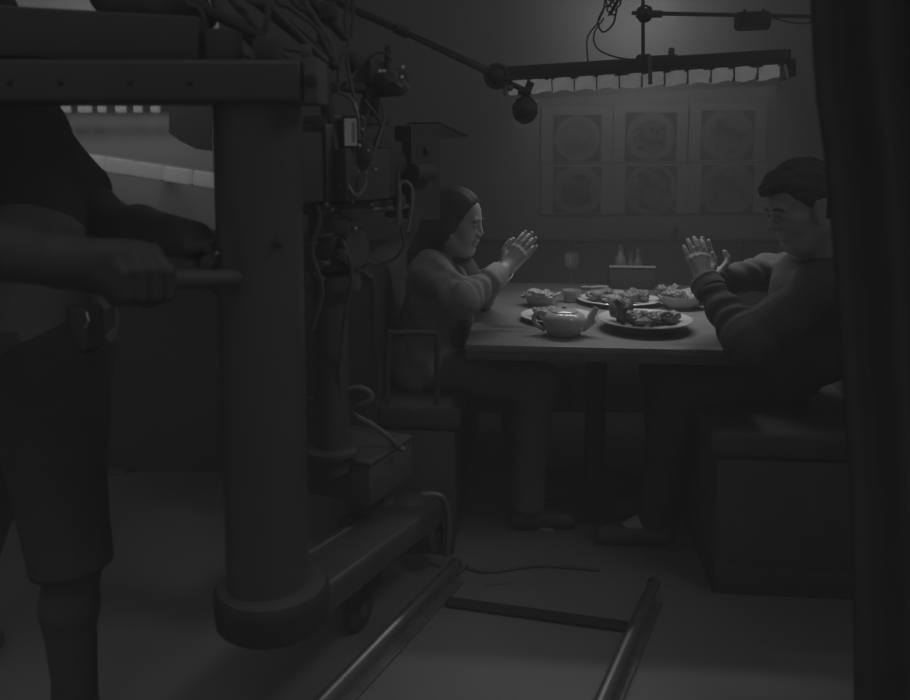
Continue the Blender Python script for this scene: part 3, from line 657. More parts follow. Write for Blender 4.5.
# ---------------------------------------------------------------- the woman
def woman():
    hc = P(458, 223, 2.95); neck = P(447, 262, 2.98)
    hd, T, Rh = head_prims(hc, (.93, -.30, -.14), .93, neck=neck)
    pel, ch, uc = V(-.115, 3.0, .60), P(436, 312, 2.99), P(439, 277, 2.99)
    shn, shf = P(430, 271, 2.85), P(449, 266, 3.12)
    eln, wrn = P(463, 301, 2.70), P(507, 267, 2.87)
    elf, wrf = P(480, 292, 3.16), P(509, 266, 2.925)
    torso = [C(pel, ch, .115, .105, .03), C(ch, uc, .105, .095, .03), C(lerp(uc, shn, .2), shn, .075, .052, .04), C(lerp(uc, shf, .2), shf, .075, .052, .04), C(pel - Yv * .08, pel + Yv * .08, .1, .1, .04)]
    legs = []
    for sg, dk in ((-1, 0), (1, .1)):
        hp = pel + V(.02, sg * .085, -.01); kn = P(536 - 20 * (sg > 0), 380, 2.86 + (sg > 0) * .22); an = P(528, 512, 2.86 + (sg > 0) * .22)
        legs.append((hp, kn, an))
    legp = []
    for hp, kn, an in legs: legp += [C(hp, kn, .078, .055, .02), C(kn, an, .052, .034, .02), C(an, an + V(.10, 0, -.09), .03, .025, .02)]
    armn = [C(shn, eln, .042, .036, .02), C(eln, wrn, .036, .023, .015)]; armf = [C(shf, elf, .042, .036, .02), C(elf, wrf, .036, .023, .015)]
    dn = P(534, 232, 2.91) - wrn; hn = hand_prims(wrn, dn, (-.25, -1, 0), .84, thumb=-1, curl=.10, spread=.03, thumb_out=.2)
    hf = hand_prims(wrf + V(.004, .012, -.004), P(536, 231, 2.93) - wrf, (.25, 1, 0), .84, thumb=1, curl=.04, spread=.10, thumb_out=.3)
    root = thing('person', (pel[0], pel[1], 0), 'seated person in a pale coat with dark tied-back hair, hands pressed together', 'person')
    obj('body', sdf_mesh(hd + infl(torso, -.018) + armn + armf + hn + hf + legp, .0046), M_SKIN, root, angle=None)
    # coat
    sln = [C(shn, eln, .064, .056, .03), C(eln, lerp(eln, wrn, .52), .055, .047, .03)]
    slf = [C(shf, elf, .062, .058, .03), C(elf, lerp(elf, wrf, .62), .058, .046, .03)]
    coat = infl(torso, .014) + sln + slf + [C(P(436, 262, 2.93), P(452, 262, 2.95), .028, .024, .02), C(P(438, 256, 3.05), P(456, 258, 3.04), .028, .024, .02),
        C(pel + V(-.02, -.1, -.03), pel + V(.14, -.11, -.01), .055, .04, .04), C(pel + V(-.06, .0, -.02), pel + V(-.05, -.11, -.02), .07, .06, .04)]
    ct = lerp(eln, wrn, .52); dv = wrn - eln; coat.append(CUT(V(0, 0, pel[2] - .085), (0, 0, -1)))
    obj('coat', sdf_mesh(coat, .0055, ring_folds(shn, eln, .005, 2.3, 1, ring_folds(eln, ct, .004, 2.6, 2.5, wob(.0055, 50)))), M_COAT, root, angle=None)
    cu = lerp(eln, wrn, .60); cv = lerp(eln, wrn, .82); R = frame(cv - cu); L_ = np.linalg.norm(cv - cu)
    obj('shirt_cuff', MB().lathe([(.034, -.02), (.042, -.012), (.043, L_ * .5), (.042, L_), (.038, L_ + .001), (.036, L_ * .5), (.030, 0)], cu, np.stack([R[:, 1], R[:, 2], R[:, 0]], 1), 28), M_CUFF, root)
    cu = lerp(elf, wrf, .56); cv = lerp(elf, wrf, .84); R = frame(cv - cu); L_ = np.linalg.norm(cv - cu)
    obj('shirt_cuff', MB().lathe([(.034, -.005), (.044, 0), (.042, L_ * .6), (.038, L_), (.034, L_), (.032, L_ * .5), (.030, 0)], cu, np.stack([R[:, 1], R[:, 2], R[:, 0]], 1), 28), M_CUFF, root)
    obj('dark_top', sdf_mesh([C(P(458, 274, 2.97), P(457, 330, 2.98), .075, .09, .03), C(P(458, 274, 2.97), P(455, 262, 2.97), .06, .05, .03), C(P(457, 330, 2.98), pel + V(.07, 0, .06), .09, .085, .03)], .007, wob(.003, 40)), M_TOP, root, angle=None)
    lap = bez([P(452, 260, 2.93), P(462, 272, 2.9), P(468, 290, 2.885), P(470, 320, 2.88), P(468, 350, 2.88)], 24)
    obj('lapel', MB().tube(lap, .014, 10, radii=list(np.linspace(.010, .016, len(lap)))), M_COAT, root)
    trp = []
    for hp, kn, an in legs: trp += [C(hp, kn, .092, .074, .03), C(kn, an + V(0, 0, .04), .07, .062, .03)]
    trp.append(CUT(V(0, 0, legs[0][2][2] + .02), (0, 0, -1)))
    obj('trousers', sdf_mesh(trp, .007, wob(.004, 26, seed=1)), M_TROU, root, angle=None)
    for hp, kn, an in legs:
        obj('shoe', sdf_mesh([C(V(an[0] - .02, an[1], .045), V(an[0] + .15, an[1], .03), .042, .03, .02), C(V(an[0] - .02, an[1], .045), V(an[0], an[1], .1), .042, .04, .02), CUT(V(0, 0, .002), (0, 0, -1))], .007), M_SHOE, root, angle=None)
    # hair: smooth cap swept back, falling behind the shoulder
    s = .93
    hr = [E(T(-.018, 0, .042), tuple(s * x for x in (.108, .086, .098)), Rh, .01), E(T(-.05, 0, -.0), tuple(s * x for x in (.08, .083, .1)), Rh, .03), E(T(-.03, 0, -.04), tuple(s * x for x in (.075, .1, .105)), Rh, .03), CUT(T(.085, 0, .06), Rh @ V(.80, 0, -.60), .01),
          CUT(T(.026, 0, .0), Rh @ V(1, 0, -.45), .012),
          C(T(-.08, -.03, -.01), T(-.125, -.045, -.14), .05, .038, .04), C(T(-.08, .03, -.01), T(-.12, .03, -.14), .05, .038, .04), C(T(-.125, -.045, -.14), T(-.14, -.06, -.20), .036, .018, .03)]
    st = lambda X: .0006 * np.sin((X - hc) @ Rh[:, 1] * 260 + 4 * np.sin(((X - hc) @ Rh[:, 2]) * 20))
    obj('hair', sdf_mesh(hr, .005, st), M_HAIR, root, angle=None)
    for sg in (-1, 1):
        p = T(.083, sg * .034, .026)
        obj('eyebrow', MB().tube([T(.079, sg * .05, .021), T(.088, sg * .034, .029), T(.09, sg * .016, .026)], .0035, 6), M_HAIR, root)
        obj('iris', MB().ball(T(.0835, sg * .0305, .003), (.004, .005, .005), Rh, 10, 6), M_HAIR, root)
    obj('lips', MB().tube([T(.082, -.02, -.062), T(.089, 0, -.061), T(.082, .02, -.062)], .004, 8), mat('lip_skin', .2, .4), root)
woman()

# ---------------------------------------------------------------- the man
def man():
    hc = P(801, 207, 2.5); neck = P(812, 262, 2.56)
    hd, T, Rh = head_prims(hc, (-.90, -.12, -.34), 1.04, up=(-.2, 0, 1), male=True, neck=neck)
    pel, ch, uc = V(1.12, 2.86, .62), P(812, 340, 2.68), P(816, 290, 2.6)
    shn, shf = P(822, 290, 2.42), P(800, 272, 2.80)
    eln, wrn = P(747, 342, 2.41), P(705, 282, 2.62)
    elf, wrf = P(766, 274, 2.90), P(712, 281, 2.69)
    torso = [C(pel, ch, .125, .13, .03), C(ch, uc, .13, .12, .03), C(lerp(uc, shn, .2), shn, .1, .066, .05), C(lerp(uc, shf, .2), shf, .1, .066, .05), C(pel - Yv * .08, pel + Yv * .08, .115, .115, .04)]
    legs = []
    for sg in (-1, 1): legs.append((pel + V(-.02, sg * .09, -.02), V(.74, 2.80 + sg * .10, .575), V(.74 + .05 * sg, 2.84 + sg * .1, .10)))
    legp = []
    for hp, kn, an in legs: legp += [C(hp, kn, .085, .06, .02), C(kn, an, .056, .036, .02), C(an, an + V(-.10, 0, -.05), .032, .026, .02)]
    armn = [C(shn, eln, .05, .042, .02), C(eln, wrn, .042, .027, .015)]; armf = [C(shf, elf, .05, .042, .02), C(elf, wrf, .042, .027, .015)]
    hn = hand_prims(wrn + V(-.004, 0, .008), V(-.12, .55, .80), (.10, -1, .5), .92, thumb=1, curl=.08, spread=.08, thumb_out=.5)
    hf = hand_prims(wrf + V(.0, .0, .0), V(-.16, .50, .82), (-.1, 1, -.5), .9, thumb=-1, curl=.04, spread=.02, thumb_out=1.3)
    root = thing('person', (pel[0], pel[1], 0), 'seated person with short dark hair in a dark sweater, hands pressed together', 'person')
    obj('body', sdf_mesh(hd + infl(torso, -.02) + armn + armf + hn + hf + legp, .0046), M_SKIN, root, angle=None)
    cn, cf = lerp(eln, wrn, .93), lerp(elf, wrf, .88)
    sw = infl(torso, .014) + [C(shn, eln, .074, .066, .03), C(eln, cn, .066, .043, .03), C(shf, elf, .072, .064, .03), C(elf, cf, .062, .043, .03), C(lerp(uc, neck, .6), neck, .085, .066, .03)]
    obj('sweater', sdf_mesh(sw, .0055, ring_folds(lerp(eln, wrn, .1), cn, .0055, 3.6, 3, ring_folds(shn, eln, .004, 2.3, 1, ring_folds(elf, cf, .004, 3, 2, wob(.0035, 30, seed=2))))), M_SWEAT, root, angle=None)
    R = frame(wrn - eln); B = np.stack([R[:, 1], R[:, 2], R[:, 0]], 1)
    obj('rolled_cuff', MB().lathe([(.036, -.03), (.050, -.028), (.053, -.012), (.050, .004), (.053, .012), (.049, .024), (.040, .026), (.034, .0)], cn, B, 30), mat('sweater_cuff', .19, .9, .15, .1, 60, .3), root)
    trp = []
    for hp, kn, an in legs: trp += [C(hp, kn, .1, .078, .03), C(kn, an, .07, .056, .03)]
    trp.append(CUT(V(0, 0, .065), (0, 0, -1)))
    obj('trousers', sdf_mesh(trp, .008, wob(.004, 26, seed=3)), M_SHORT, root, angle=None)
    for hp, kn, an in legs:
        obj('shoe', sdf_mesh([C(V(an[0] + .03, an[1], .045), V(an[0] - .17, an[1], .034), .045, .034, .02), C(V(an[0] + .02, an[1], .045), V(an[0], an[1], .1), .045, .042, .02), CUT(V(0, 0, .002), (0, 0, -1))], .008), M_SHOE, root, angle=None)
    s = 1.04
    hr = [E(T(-.016, 0, .05), tuple(s * x for x in (.104, .083, .091)), Rh, .01), E(T(-.05, 0, .0), tuple(s * x for x in (.076, .084, .085)), Rh, .03),
          CUT(T(.07, 0, .07), Rh @ V(.75, 0, -.66), .012), CUT(T(.034, 0, .02), Rh @ V(1, 0, -.5), .015), CUT(T(-.05, 0, -.07), Rh @ V(.3, 0, -1), .02),
          C(T(.045, -.035, .095), T(.082, -.025, .085), s * .022, s * .014, .02), C(T(.05, .0, .1), T(.092, .0, .083), s * .024, s * .015, .02), C(T(.045, .035, .095), T(.082, .025, .085), s * .022, s * .014, .02)]
    st = lambda X: .0012 * np.sin((X - hc) @ Rh[:, 1] * 190 + 3 * np.sin(((X - hc) @ Rh[:, 0]) * 30)) * (1 + .6 * np.sin((X - hc) @ Rh[:, 0] * 120)) + .003 * np.sin((X @ V(70, 55, 62))) * np.sin(X @ V(-40, 66, 75))
    obj('hair', sdf_mesh(hr, .005, st), M_HAIR, root, angle=None)
    for sg in (-1, 1):
        obj('eyebrow', MB().tube([T(.079, sg * .05, .021), T(.088, sg * .034, .029), T(.09, sg * .016, .025)], .0045, 6), M_HAIR, root)
        obj('iris', MB().ball(T(.0845, sg * .0305, .003), (.004, .005, .005), Rh, 10, 6), M_HAIR, root)
man()

# ---------------------------------------------------------------- the dolly grip at the left
BAR0, BAR1 = P(222, 281, 1.62), P(96, 281, 1.42)
def grip():
    pel = V(-1.0, 1.95, .95); ch = V(-1.02, 1.95, 1.22); uc = V(-1.04, 1.95, 1.38); neck = V(-1.06, 1.96, 1.5); hc = V(-1.10, 1.97, 1.64)
    hd, T, Rh = head_prims(hc, (.95, .15, -.2), 1.0, male=True, neck=neck)
    shn, shf = V(-1.10, 1.74, 1.41), P(22, 130, 2.1)
    eln, wrn = P(-70, 240, 1.50), P(60, 262, 1.40)
    elf, wrf = P(118, 226, 1.96), P(194, 240, 1.80)
    torso = [C(pel, ch, .13, .135, .03), C(ch, uc, .14, .125, .03), C(lerp(uc, shn, .2), shn, .1, .07, .05), C(lerp(uc, shf, .2), shf, .1, .07, .05), C(pel - Yv * .07, pel + Yv * .07, .13, .13, .04)]
    legs = [(pel + V(.05, -.08, -.06), P(72, 560, 1.76), P(74, 690, 1.74)), (pel + V(-.06, .09, -.06), P(-30, 560, 2.05), P(-75, 660, 2.1))]
    legp = []
    for hp, kn, an in legs:
        cf_ = lerp(kn, an, .35); an[2] = .1
        legp += [C(hp, kn, .09, .066, .02), C(kn, cf_ + V(-.008, 0, 0), .06, .062, .02), C(cf_ + V(-.008, 0, 0), an, .06, .04, .02), C(an, an + V(.1, 0, -.05), .038, .03, .02)]
    armn = [C(shn, eln, .055, .048, .02), C(eln, lerp(eln, wrn, .4), .056, .056, .02), C(lerp(eln, wrn, .4), wrn, .056, .042, .02)]
    armf = [C(shf, elf, .055, .045, .02), C(elf, lerp(elf, wrf, .3), .05, .055, .02), C(lerp(elf, wrf, .3), wrf, .055, .042, .02)]
    # near fist closed round the push bar: four fingers over the top and down the near side, thumb under
    bdir = (BAR0 - BAR1) / np.linalg.norm(BAR0 - BAR1); out = np.cross(bdir, Zv); out /= np.linalg.norm(out)
    if out[1] > 0: out = -out
    fist = []
    bm = P(138, 280, 1.47); bm = BAR1 + bdir * np.dot(bm - BAR1, bdir)
    for j in range(4):
        b = bm + bdir * (-.042 + .028 * j); r = .0145 - .0012 * (j == 0); up = 1.0 - .12 * (j == 0) + .05 * (j == 2)
        kn = b + out * .010 + Zv * .050 * up - bdir * .012; m1 = b + out * .040 + Zv * .022 * up; m2 = b + out * .036 - Zv * .022; tp = b + out * .004 - Zv * .034
        fist += [C(wrn + V(.0, .0, .012 - .006 * j), kn, .030, .020, .02), C(kn, m1, r * 1.1, r, .005), C(m1, m2, r, r * .95, .003), C(m2, tp, r * .95, r * .85, .003)]
    fist += [C(wrn, bm - bdir * .03 - Zv * .01 + out * .012, .036, .024, .02), C(wrn + V(.02, .02, -.02), bm + bdir * .0 - Zv * .03 - out * .03, .024, .017, .015), C(bm - Zv * .03 - out * .03, bm + bdir * .03 - Zv * .040 - out * .006, .015, .012, .004)]
    # far hand closed on the bar next to the column
    fb_ = P(207, 262, 1.75)
    for j in range(4):
        b = fb_ + V(.0, .03 - .022 * j, .0); kn = b + V(-.026, 0, .034); m1 = b + V(.012, 0, .036); m2 = b + V(.032, 0, .004); tp = b + V(.014, 0, -.026)
        fist += [C(wrf + V(.0, .012 - .008 * j, 0), kn, .02, .0155, .015), C(kn, m1, .0125, .0118, .005), C(m1, m2, .0118, .011, .002), C(m2, tp, .011, .0098, .002)]
    fist += [C(wrf + V(.01, -.02, -.01), fb_ + V(-.02, -.045, -.012), .02, .014, .012), C(fb_ + V(-.02, -.045, -.012), fb_ + V(.014, -.046, -.03), .0135, .011, .004)]
    root = thing('person', (pel[0], pel[1], 0), 'standing person in dark shirt and shorts gripping the dolly push bar', 'person')
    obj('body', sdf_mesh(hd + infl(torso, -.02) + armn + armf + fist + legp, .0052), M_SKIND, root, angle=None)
    sh = infl(torso[1:4], .016) + [C(lerp(pel, ch, .45), ch, .152, .152, .03), C(shn, lerp(shn, eln, .7), .082, .078, .03), C(shf, lerp(shf, elf, .62), .08, .074, .03), C(lerp(uc, neck, .5), neck, .09, .07, .03)]
    obj('dark_shirt', sdf_mesh(sh, .008, wob(.004, 24, seed=1)), M_SHIRT, root, angle=None)
    obj('lit_lower_shirt', sdf_mesh([C(pel + V(0, -.07, -.02), pel + V(0, -.05, .2), .152, .146, .03), C(pel + V(0, .07, -.02), pel + V(0, .05, .2), .152, .146, .03), CUT(V(0, 0, pel[2] - .075), (0, .0, -1), .006)], .008, wob(.005, 30, seed=4)), M_SHIRTL, root, angle=None)  # lower shirt in a paler colour that stands for light on it
    bl = [pel + V(.165 * math.cos(a) * 1.0, .225 * math.sin(a), .01) for a in np.linspace(0, 2 * math.pi, 41)]
    mbb = MB()
    for z in (0, 1):
        for q in bl: mbb.v.append(tuple(q + V(0, 0, -.024 + .048 * z)))
    for z in (0, 1):
        for q in bl:
            dd = q - pel; mbb.v.append(tuple(q - .03 * V(dd[0], dd[1], 0) / np.linalg.norm(dd) + V(0, 0, -.024 + .048 * z)))
    for i in range(40): mbb.f += [(i, i + 1, 41 + i + 1, 41 + i), (82 + i, 123 + i, 123 + i + 1, 82 + i + 1), (41 + i, 42 + i, 124 + i, 123 + i), (i, 82 + i, 83 + i, i + 1)]
    obj('belt', mbb, M_SHOE, root)
    pc = P(82, 322, 1.80)
    po = obj('belt_pouch', MB().box(pc + V(-.012, .04, -.02), (.06, .07, .10), rotz(-.3), .012, 3), M_BLACK, root)
    obj('clip', MB().tube([pc + V(.012, 0, .02), pc + V(.02, -.01, .005), pc + V(.012, -.012, -.01)], .004, 8), M_STEEL, po)
    shr = []
    for (hp, kn, an), e in zip(legs, (0, .03)):
        shr += [C(hp + V(0, 0, .02), lerp(kn, an, .06), .135, .086, .04)]
    shr += [C(pel - Yv * .07 + V(0, 0, -.07), pel + Yv * .07 + V(0, 0, -.07), .148, .148, .05), CUT(P(72, 566, 1.76), (.06, .0, -1), .004)]
    obj('shorts', sdf_mesh(shr, .008, wob(.006, 18, seed=2)), M_SHORT, root, angle=None)
    for hp, kn, an in legs:
        so = V(an[0], an[1], .17)
        top = lerp(kn, an, (kn[2] - .285) / (kn[2] - an[2]))
        obj('sock', MB().tube([top, lerp(top, an, .5), an + V(0, 0, .03)], .05, 20, radii=[.050, .049, .050]), M_SHORT, root)
        obj('shoe', sdf_mesh([C(V(an[0] - .03, an[1], .05), V(an[0] + .18, an[1], .04), .05, .038, .02), C(V(an[0] - .02, an[1], .05), V(an[0], an[1], .12), .052, .052, .02), CUT(V(0, 0, .002), (0, 0, -1))], .009), M_SHOE, root, angle=None)
    hr = [E(T(-.016, 0, .05), (.106, .083, .09), Rh, .01), E(T(-.05, 0, .0), (.072, .08, .08), Rh, .03), CUT(T(.055, 0, .065), Rh @ V(.75, 0, -.66), .012), CUT(T(.0, 0, .02), Rh @ V(1, 0, -.15), .02)]
    obj('hair', sdf_mesh(hr, .008), M_HAIR, root, angle=None)
grip()

# =================================================================== DOLLY TRACK
def F(px, py, z): return on_floor(px, py, z)
l0, l1, r0, r1 = F(318, 700, .07), F(456, 560, .07), F(600, 700, .07), F(654, 580, .07)
td = (l1 - l0) / np.linalg.norm(l1 - l0); tr_ = np.cross(td, Zv)
track = thing('dolly_track', ((l0 + r0) / 2)[:2].tolist() + [0], 'pair of steel camera rails on the studio floor with a dark sleeper', 'track')
for a, b in ((l0, l1), (r0, r1)):
    d = (b - a) / np.linalg.norm(b - a); a2 = a - d * 1.7; n_ = np.cross(d, Zv)
    ra = obj('rail', MB().tube([a2 - Zv * .012, b - Zv * .012], .017, 18), M_STEEL, track)
    obj('rail_web', MB().box((a2 + b) / 2 - Zv * .042, (np.linalg.norm(b - a2) - .02, .008, .04), frame(b - a2)), M_STEELD, ra, smooth=False)
    obj('rail_foot', MB().box((a2 + b) / 2 - Zv * .064, (np.linalg.norm(b - a2) - .02, .062, .011), frame(b - a2), .002, 1), M_STEELD, ra, smooth=False)
s0, s1 = F(447, 598, .02), F(628, 623, .02); sl_ = s1 - s0
for off in (0, -1.05, -2.0):
    cc = (s0 + s1) / 2 + td * off - Zv * .0125
    obj('sleeper', MB().box(cc, (np.linalg.norm(sl_), .045, .014), frame(sl_), .003, 1), M_VBLK, track, smooth=False)
for b in (l1, r1): obj('end_cap', MB().tube([b - Zv * .012 - td * .012, b - Zv * .012 + td * .008], .0195, 16), M_BLACK, track)
tag(obj('tape_strip', MB().box(F(497, 583.5, .002), (.085, .016, .003), rotz(.25)), M_CABLEL, smooth=False), 'short pale tape strip stuck on the floor past the rail end', 'tape')
tag(obj('floor_cable', MB().tube(bez([F(455, 576, .006), F(462, 570, .006), F(466, 565, .012), F(470, 569, .006), F(490, 572, .006), F(540, 566, .006), F(600, 570, .006)], 40), .005, 8), M_CABLE), 'thin dark cable lying across the floor past the rail end', 'cable')

# =================================================================== CAMERA DOLLY
dolly = thing('camera_dolly', (-.2, 2.2, 0), 'grey camera dolly with a thick column and long overhead beam beside the person in shorts', 'dolly')
CD = 1.72
top, bot = P(257, 100, CD), P(268, 592, CD)
cxm = (top[0] + bot[0]) / 2; col_r = 43 / 830 * CD
ctop, cbot = V(top[0], CD, top[2]), V(bot[0], CD, bot[2] - .01)
obj('column', MB().tube([cbot, lerp(cbot, ctop, .5), ctop + V(0, 0, .03)], col_r, 56), M_DOLLY, dolly)
obj('column_bolt', MB().ball(P(278, 243, CD - col_r * .93), (.010, .008, .010)), M_SHORT, dolly)
dc = P(272, 584, CD); zt = dc[2]; rd = .127
obj('base_disc', MB().lathe([(rd * .88, zt - .085), (rd * .97, zt - .075), (rd, zt - .02), (rd * .985, zt - .008), (rd * .95, zt), (.05, zt)], V(dc[0], CD, 0), seg=64), M_VBLK, dolly)
obj('collar', MB().lathe([(rd * .93, zt - .001), (rd * .93, zt + .004), (col_r + .008, zt + .010), (col_r, zt + .010)], V(dc[0], CD, 0), seg=56), M_DOLLY, dolly)
# beam across the top
bz0, bz1 = P(160, 104, CD - .05)[2], P(160, 62, CD - .05)[2]; bx0, bx1 = P(-60, 80, CD - .05)[0], P(306, 80, CD - .05)[0]
obj('beam', MB().box(((bx0 + bx1) / 2, CD - .03, (bz0 + bz1) / 2), (bx1 - bx0, .16, bz1 - bz0), I3, .01, 3), M_DOLLY, dolly)
ec = P(313, 82, CD - .06)
br = obj('beam_end_bracket', MB().box(ec + V(.002, .02, 0), (.030, .12, .088), I3, .006), M_DOLLYL, dolly)
obj('bracket_bolt', MB().lathe([(.012, 0), (.012, .008), (.009, .011)], ec + V(.003, -.04, .0), frame((0, 0, 1), (0, -1, 0)), 12), M_SHORT, br)
obj('bracket_slot', MB().box(ec + V(.002, -.041, 0), (.024, .003, .016), I3, .001, 1), M_BLACK, br)
obj('bracket_bolt', MB().box(P(306, 51, CD - .03), (.02, .02, .026), I3, .004), M_DOLLYL, br)
ua, ub = P(-60, 30, CD + .02), P(205, 44, CD + .04)
obj('upper_beam', MB().box((ua + ub) / 2, (np.linalg.norm(ub - ua), .09, .10), frame(ub - ua), .008), M_DOLLY, dolly)
for px in (8, 60, 130, 190): obj('beam_bolt', MB().ball(P(px, 82, CD - .112), (.007, .004, .007), seg=10, rings=6), M_SHORT, dolly)
obj('beam_link', MB().box(P(225, 50, CD + .03), (.06, .07, .08), I3, .008), M_BLK2, dolly)
obj('beam_link', MB().box(P(268, 50, CD + .03), (.05, .05, .05), I3, .008), M_DOLLY, dolly)
obj('push_bar', MB().tube([BAR0 + V(.03, .03, 0), BAR1], .0185, 20), M_BLACK, dolly)
obj('push_bar', MB().tube([P(207, 262, 1.66), P(207, 262, 1.83), P(222, 262, 1.80)], .014, 14), M_BLACK, dolly)
obj('bar_socket', MB().ball(P(222, 278, CD - .02), (.03, .03, .045)), M_BLK2, dolly)
obj('socket_stud', MB().ball(P(217.5, 254, CD - .06), .006), M_STEEL, dolly)
# chassis
w0, w1 = V(dc[0] + .03, CD + .05, zt - .055), P(410, 512, 2.47)
Rk = frame(w1 - w0)
obj('chassis_arm', MB().box((w0 + w1) / 2 + V(.01, 0, 0), (np.linalg.norm(w1 - w0) + .08, .17, .075), Rk, .014, 3), M_DOLLY, dolly)
obj('chassis_ridge', MB().tube([w0 + Rk[:, 2] * .037 - Rk[:, 1] * -.045 + Rk[:, 0] * .16, w1 + Rk[:, 2] * .037 + Rk[:, 1] * .045], .006, 8), M_DOLLYL, dolly)
obj('chassis_nose', MB().ball(w1 + V(.0, .0, .0), (.09, .075, .06), Rk, 24, 14), M_DOLLY, dolly)
wl = P(434, 534, 2.565)
def wheel(c, r, axis):
    R = frame(axis); B = np.stack([R[:, 1], R[:, 2], R[:, 0]], 1)
    wv = obj('wheel', MB().lathe([(r * .3, -.02), (r * .85, -.02), (r, -.014), (r, .014), (r * .85, .02), (r * .3, .02)], c, B, 32), M_BLACK, dolly)
    obj('hub_cap', MB().lathe([(r * .3, -.026), (r * .34, -.02), (r * .34, .02), (r * .3, .026)], c, B, 20), M_STEELD, wv)
wheel(V(wl[0], wl[1], .075 + .04), .055, tr_)
fpath = bez([P(408, 500, 2.54), P(424, 495, 2.545), P(440, 496, 2.55), P(447, 507, 2.555), P(448.5, 530, 2.56), P(446, 555, 2.565)], 40)
obj('wheel_guard', MB().tube(fpath, .012, 12), M_STEELD, dolly)
gp = MB()
for q in fpath[6:-4:1]: gp.v += [tuple(q + V(-.012, -.035, 0)), tuple(q + V(-.012, .05, 0)), tuple(q + V(-.018, .05, -.006)), tuple(q + V(-.018, -.035, -.006))]
n_ = len(gp.v) // 4
gp.f = [(4 * i + j, 4 * i + (j + 1) % 4, 4 * i + 4 + (j + 1) % 4, 4 * i + 4 + j) for i in range(n_ - 1) for j in range(4)] + [(0, 1, 2, 3), tuple(4 * (n_ - 1) + j for j in (3, 2, 1, 0))]
obj('mudguard', gp, M_DOLLY, dolly)
w2 = F(358, 628, .0)
wheel(V(w2[0], w2[1], .058), .058, tr_)
obj('wheel_truck', MB().box(V(w2[0], w2[1], .135), (.16, .075, .07), frame(td), .012, 3), M_DOLLY, dolly)
obj('truck_post', MB().tube([V(w2[0], w2[1], .16), V(w2[0] - .02, w2[1] - .02, .34)], .03, 16), M_DOLLY, dolly)
# equipment case on the chassis, posts, bent handle
kc = P(361, 466, 2.30); Rd = frame(td)
obj('equipment_case', MB().box(kc, (.24, .21, .115), Rd, .008), M_BLACK, dolly)
obj('case_lid', MB().box(kc + V(0, 0, .064), (.245, .215, .014), Rd, .004), M_DOLLY, dolly)
for px, py in ((402, 449), (318, 456)): obj('case_corner', MB().ball(P(px, py, 2.24), (.010, .012, .008), seg=12, rings=8), M_DOLLYL, dolly)
obj('case_latch', MB().box(P(340, 476, 2.19), (.055, .012, .010), rotz(.08), .003), M_DOLLYL, dolly)
obj('case_post', MB().tube([kc - V(0, 0, .05), V(kc[0], kc[1], .30)], .045, 18), M_BLACK, dolly)
hp_ = bez([P(296, 399, 2.16), P(320, 398, 2.17), P(340, 394, 2.18), P(350, 389, 2.18), P(361, 388, 2.18), P(371, 394, 2.19), P(368, 402, 2.19), P(353, 408, 2.20), P(352, 414, 2.21), P(372, 425, 2.24), P(392, 440, 2.26), P(396, 446, 2.27)], 70)
obj('bent_handle', MB().tube(hp_, .0085, 12), M_DOLLYL, dolly)
pst = P(330, 330, 2.18)
obj('riser_post', MB().tube([V(pst[0], pst[1], P(330, 290, 2.18)[2]), V(pst[0], pst[1], P(330, 470, 2.18)[2])], .048, 28), M_BLK2, dolly)
obj('riser_flange', MB().lathe([(.07, 0), (.07, .012), (.05, .02)], V(pst[0], pst[1], P(330, 452, 2.18)[2]), seg=32), M_BLK2, dolly)

# =================================================================== FILM CAMERA
ca = V(.63, .777, 0); Rc = frame(ca); cl = Rc[:, 1]
c0 = P(345, 162, 2.18)
fc = thing('film_camera', c0 - V(0, 0, .3), 'black film camera with matte box, cables and small lit display on the dolly', 'camera')
def cb(name, x, y, z, s, m=M_BLK2, bev=.006, par=None): return obj(name, MB().box(c0 + ca * x + cl * y + Zv * z, s, Rc, bev), m, par or fc)
body = cb('camera_body', 0, 0, 0, (.25, .13, .19))
cb('battery_pack', -.155, .0, -.01, (.075, .11, .17), M_BLACK)
cb('top_plate', .01, 0, .107, (.22, .10, .022))
cb('lens_mount_block', .145, 0, -.01, (.05, .10, .13))
cb('media_module', -.02, -.085, -.03, (.16, .045, .13), M_BLACK)
cb('wireless_unit', .03, -.082, .06, (.11, .035, .05), M_BLACK)
cb('base_plate', .02, 0, -.115, (.30, .11, .03))
cb('rod_bracket', .14, 0, -.105, (.03, .15, .035), M_BLK2)
for y in (-.05, .05): obj('support_rod', MB().tube([c0 + ca * -.05 + cl * y + Zv * -.125, c0 + ca * .30 + cl * y + Zv * -.125], .008, 12), M_STEELD, fc)
obj('top_handle', MB().tube(bez([c0 + ca * -.06 + Zv * .11, c0 + ca * -.06 + Zv * .17, c0 + ca * -.03 + Zv * .19, c0 + ca * .08 + Zv * .19, c0 + ca * .11 + Zv * .17, c0 + ca * .11 + Zv * .11], 36), .014, 12), M_BLACK, fc)
LB = np.stack([Rc[:, 1], Rc[:, 2], Rc[:, 0]], 1)
obj('lens', MB().lathe([(.045, .15), (.05, .155), (.05, .2), (.056, .205), (.056, .235), (.05, .24), (.055, .25), (.06, .30)], c0 - Zv * .01, LB, 36), M_BLK2, fc)
obj('focus_gear', MB().lathe([(.058, .21), (.063, .212), (.063, .226), (.058, .228)], c0 - Zv * .01, LB, 48), M_BLACK, fc)
obj('focus_motor', MB().tube([c0 + ca * .17 - cl * .085 - Zv * .03, c0 + ca * .25 - cl * .085 - Zv * .03], .024, 18), M_BLACK, fc)
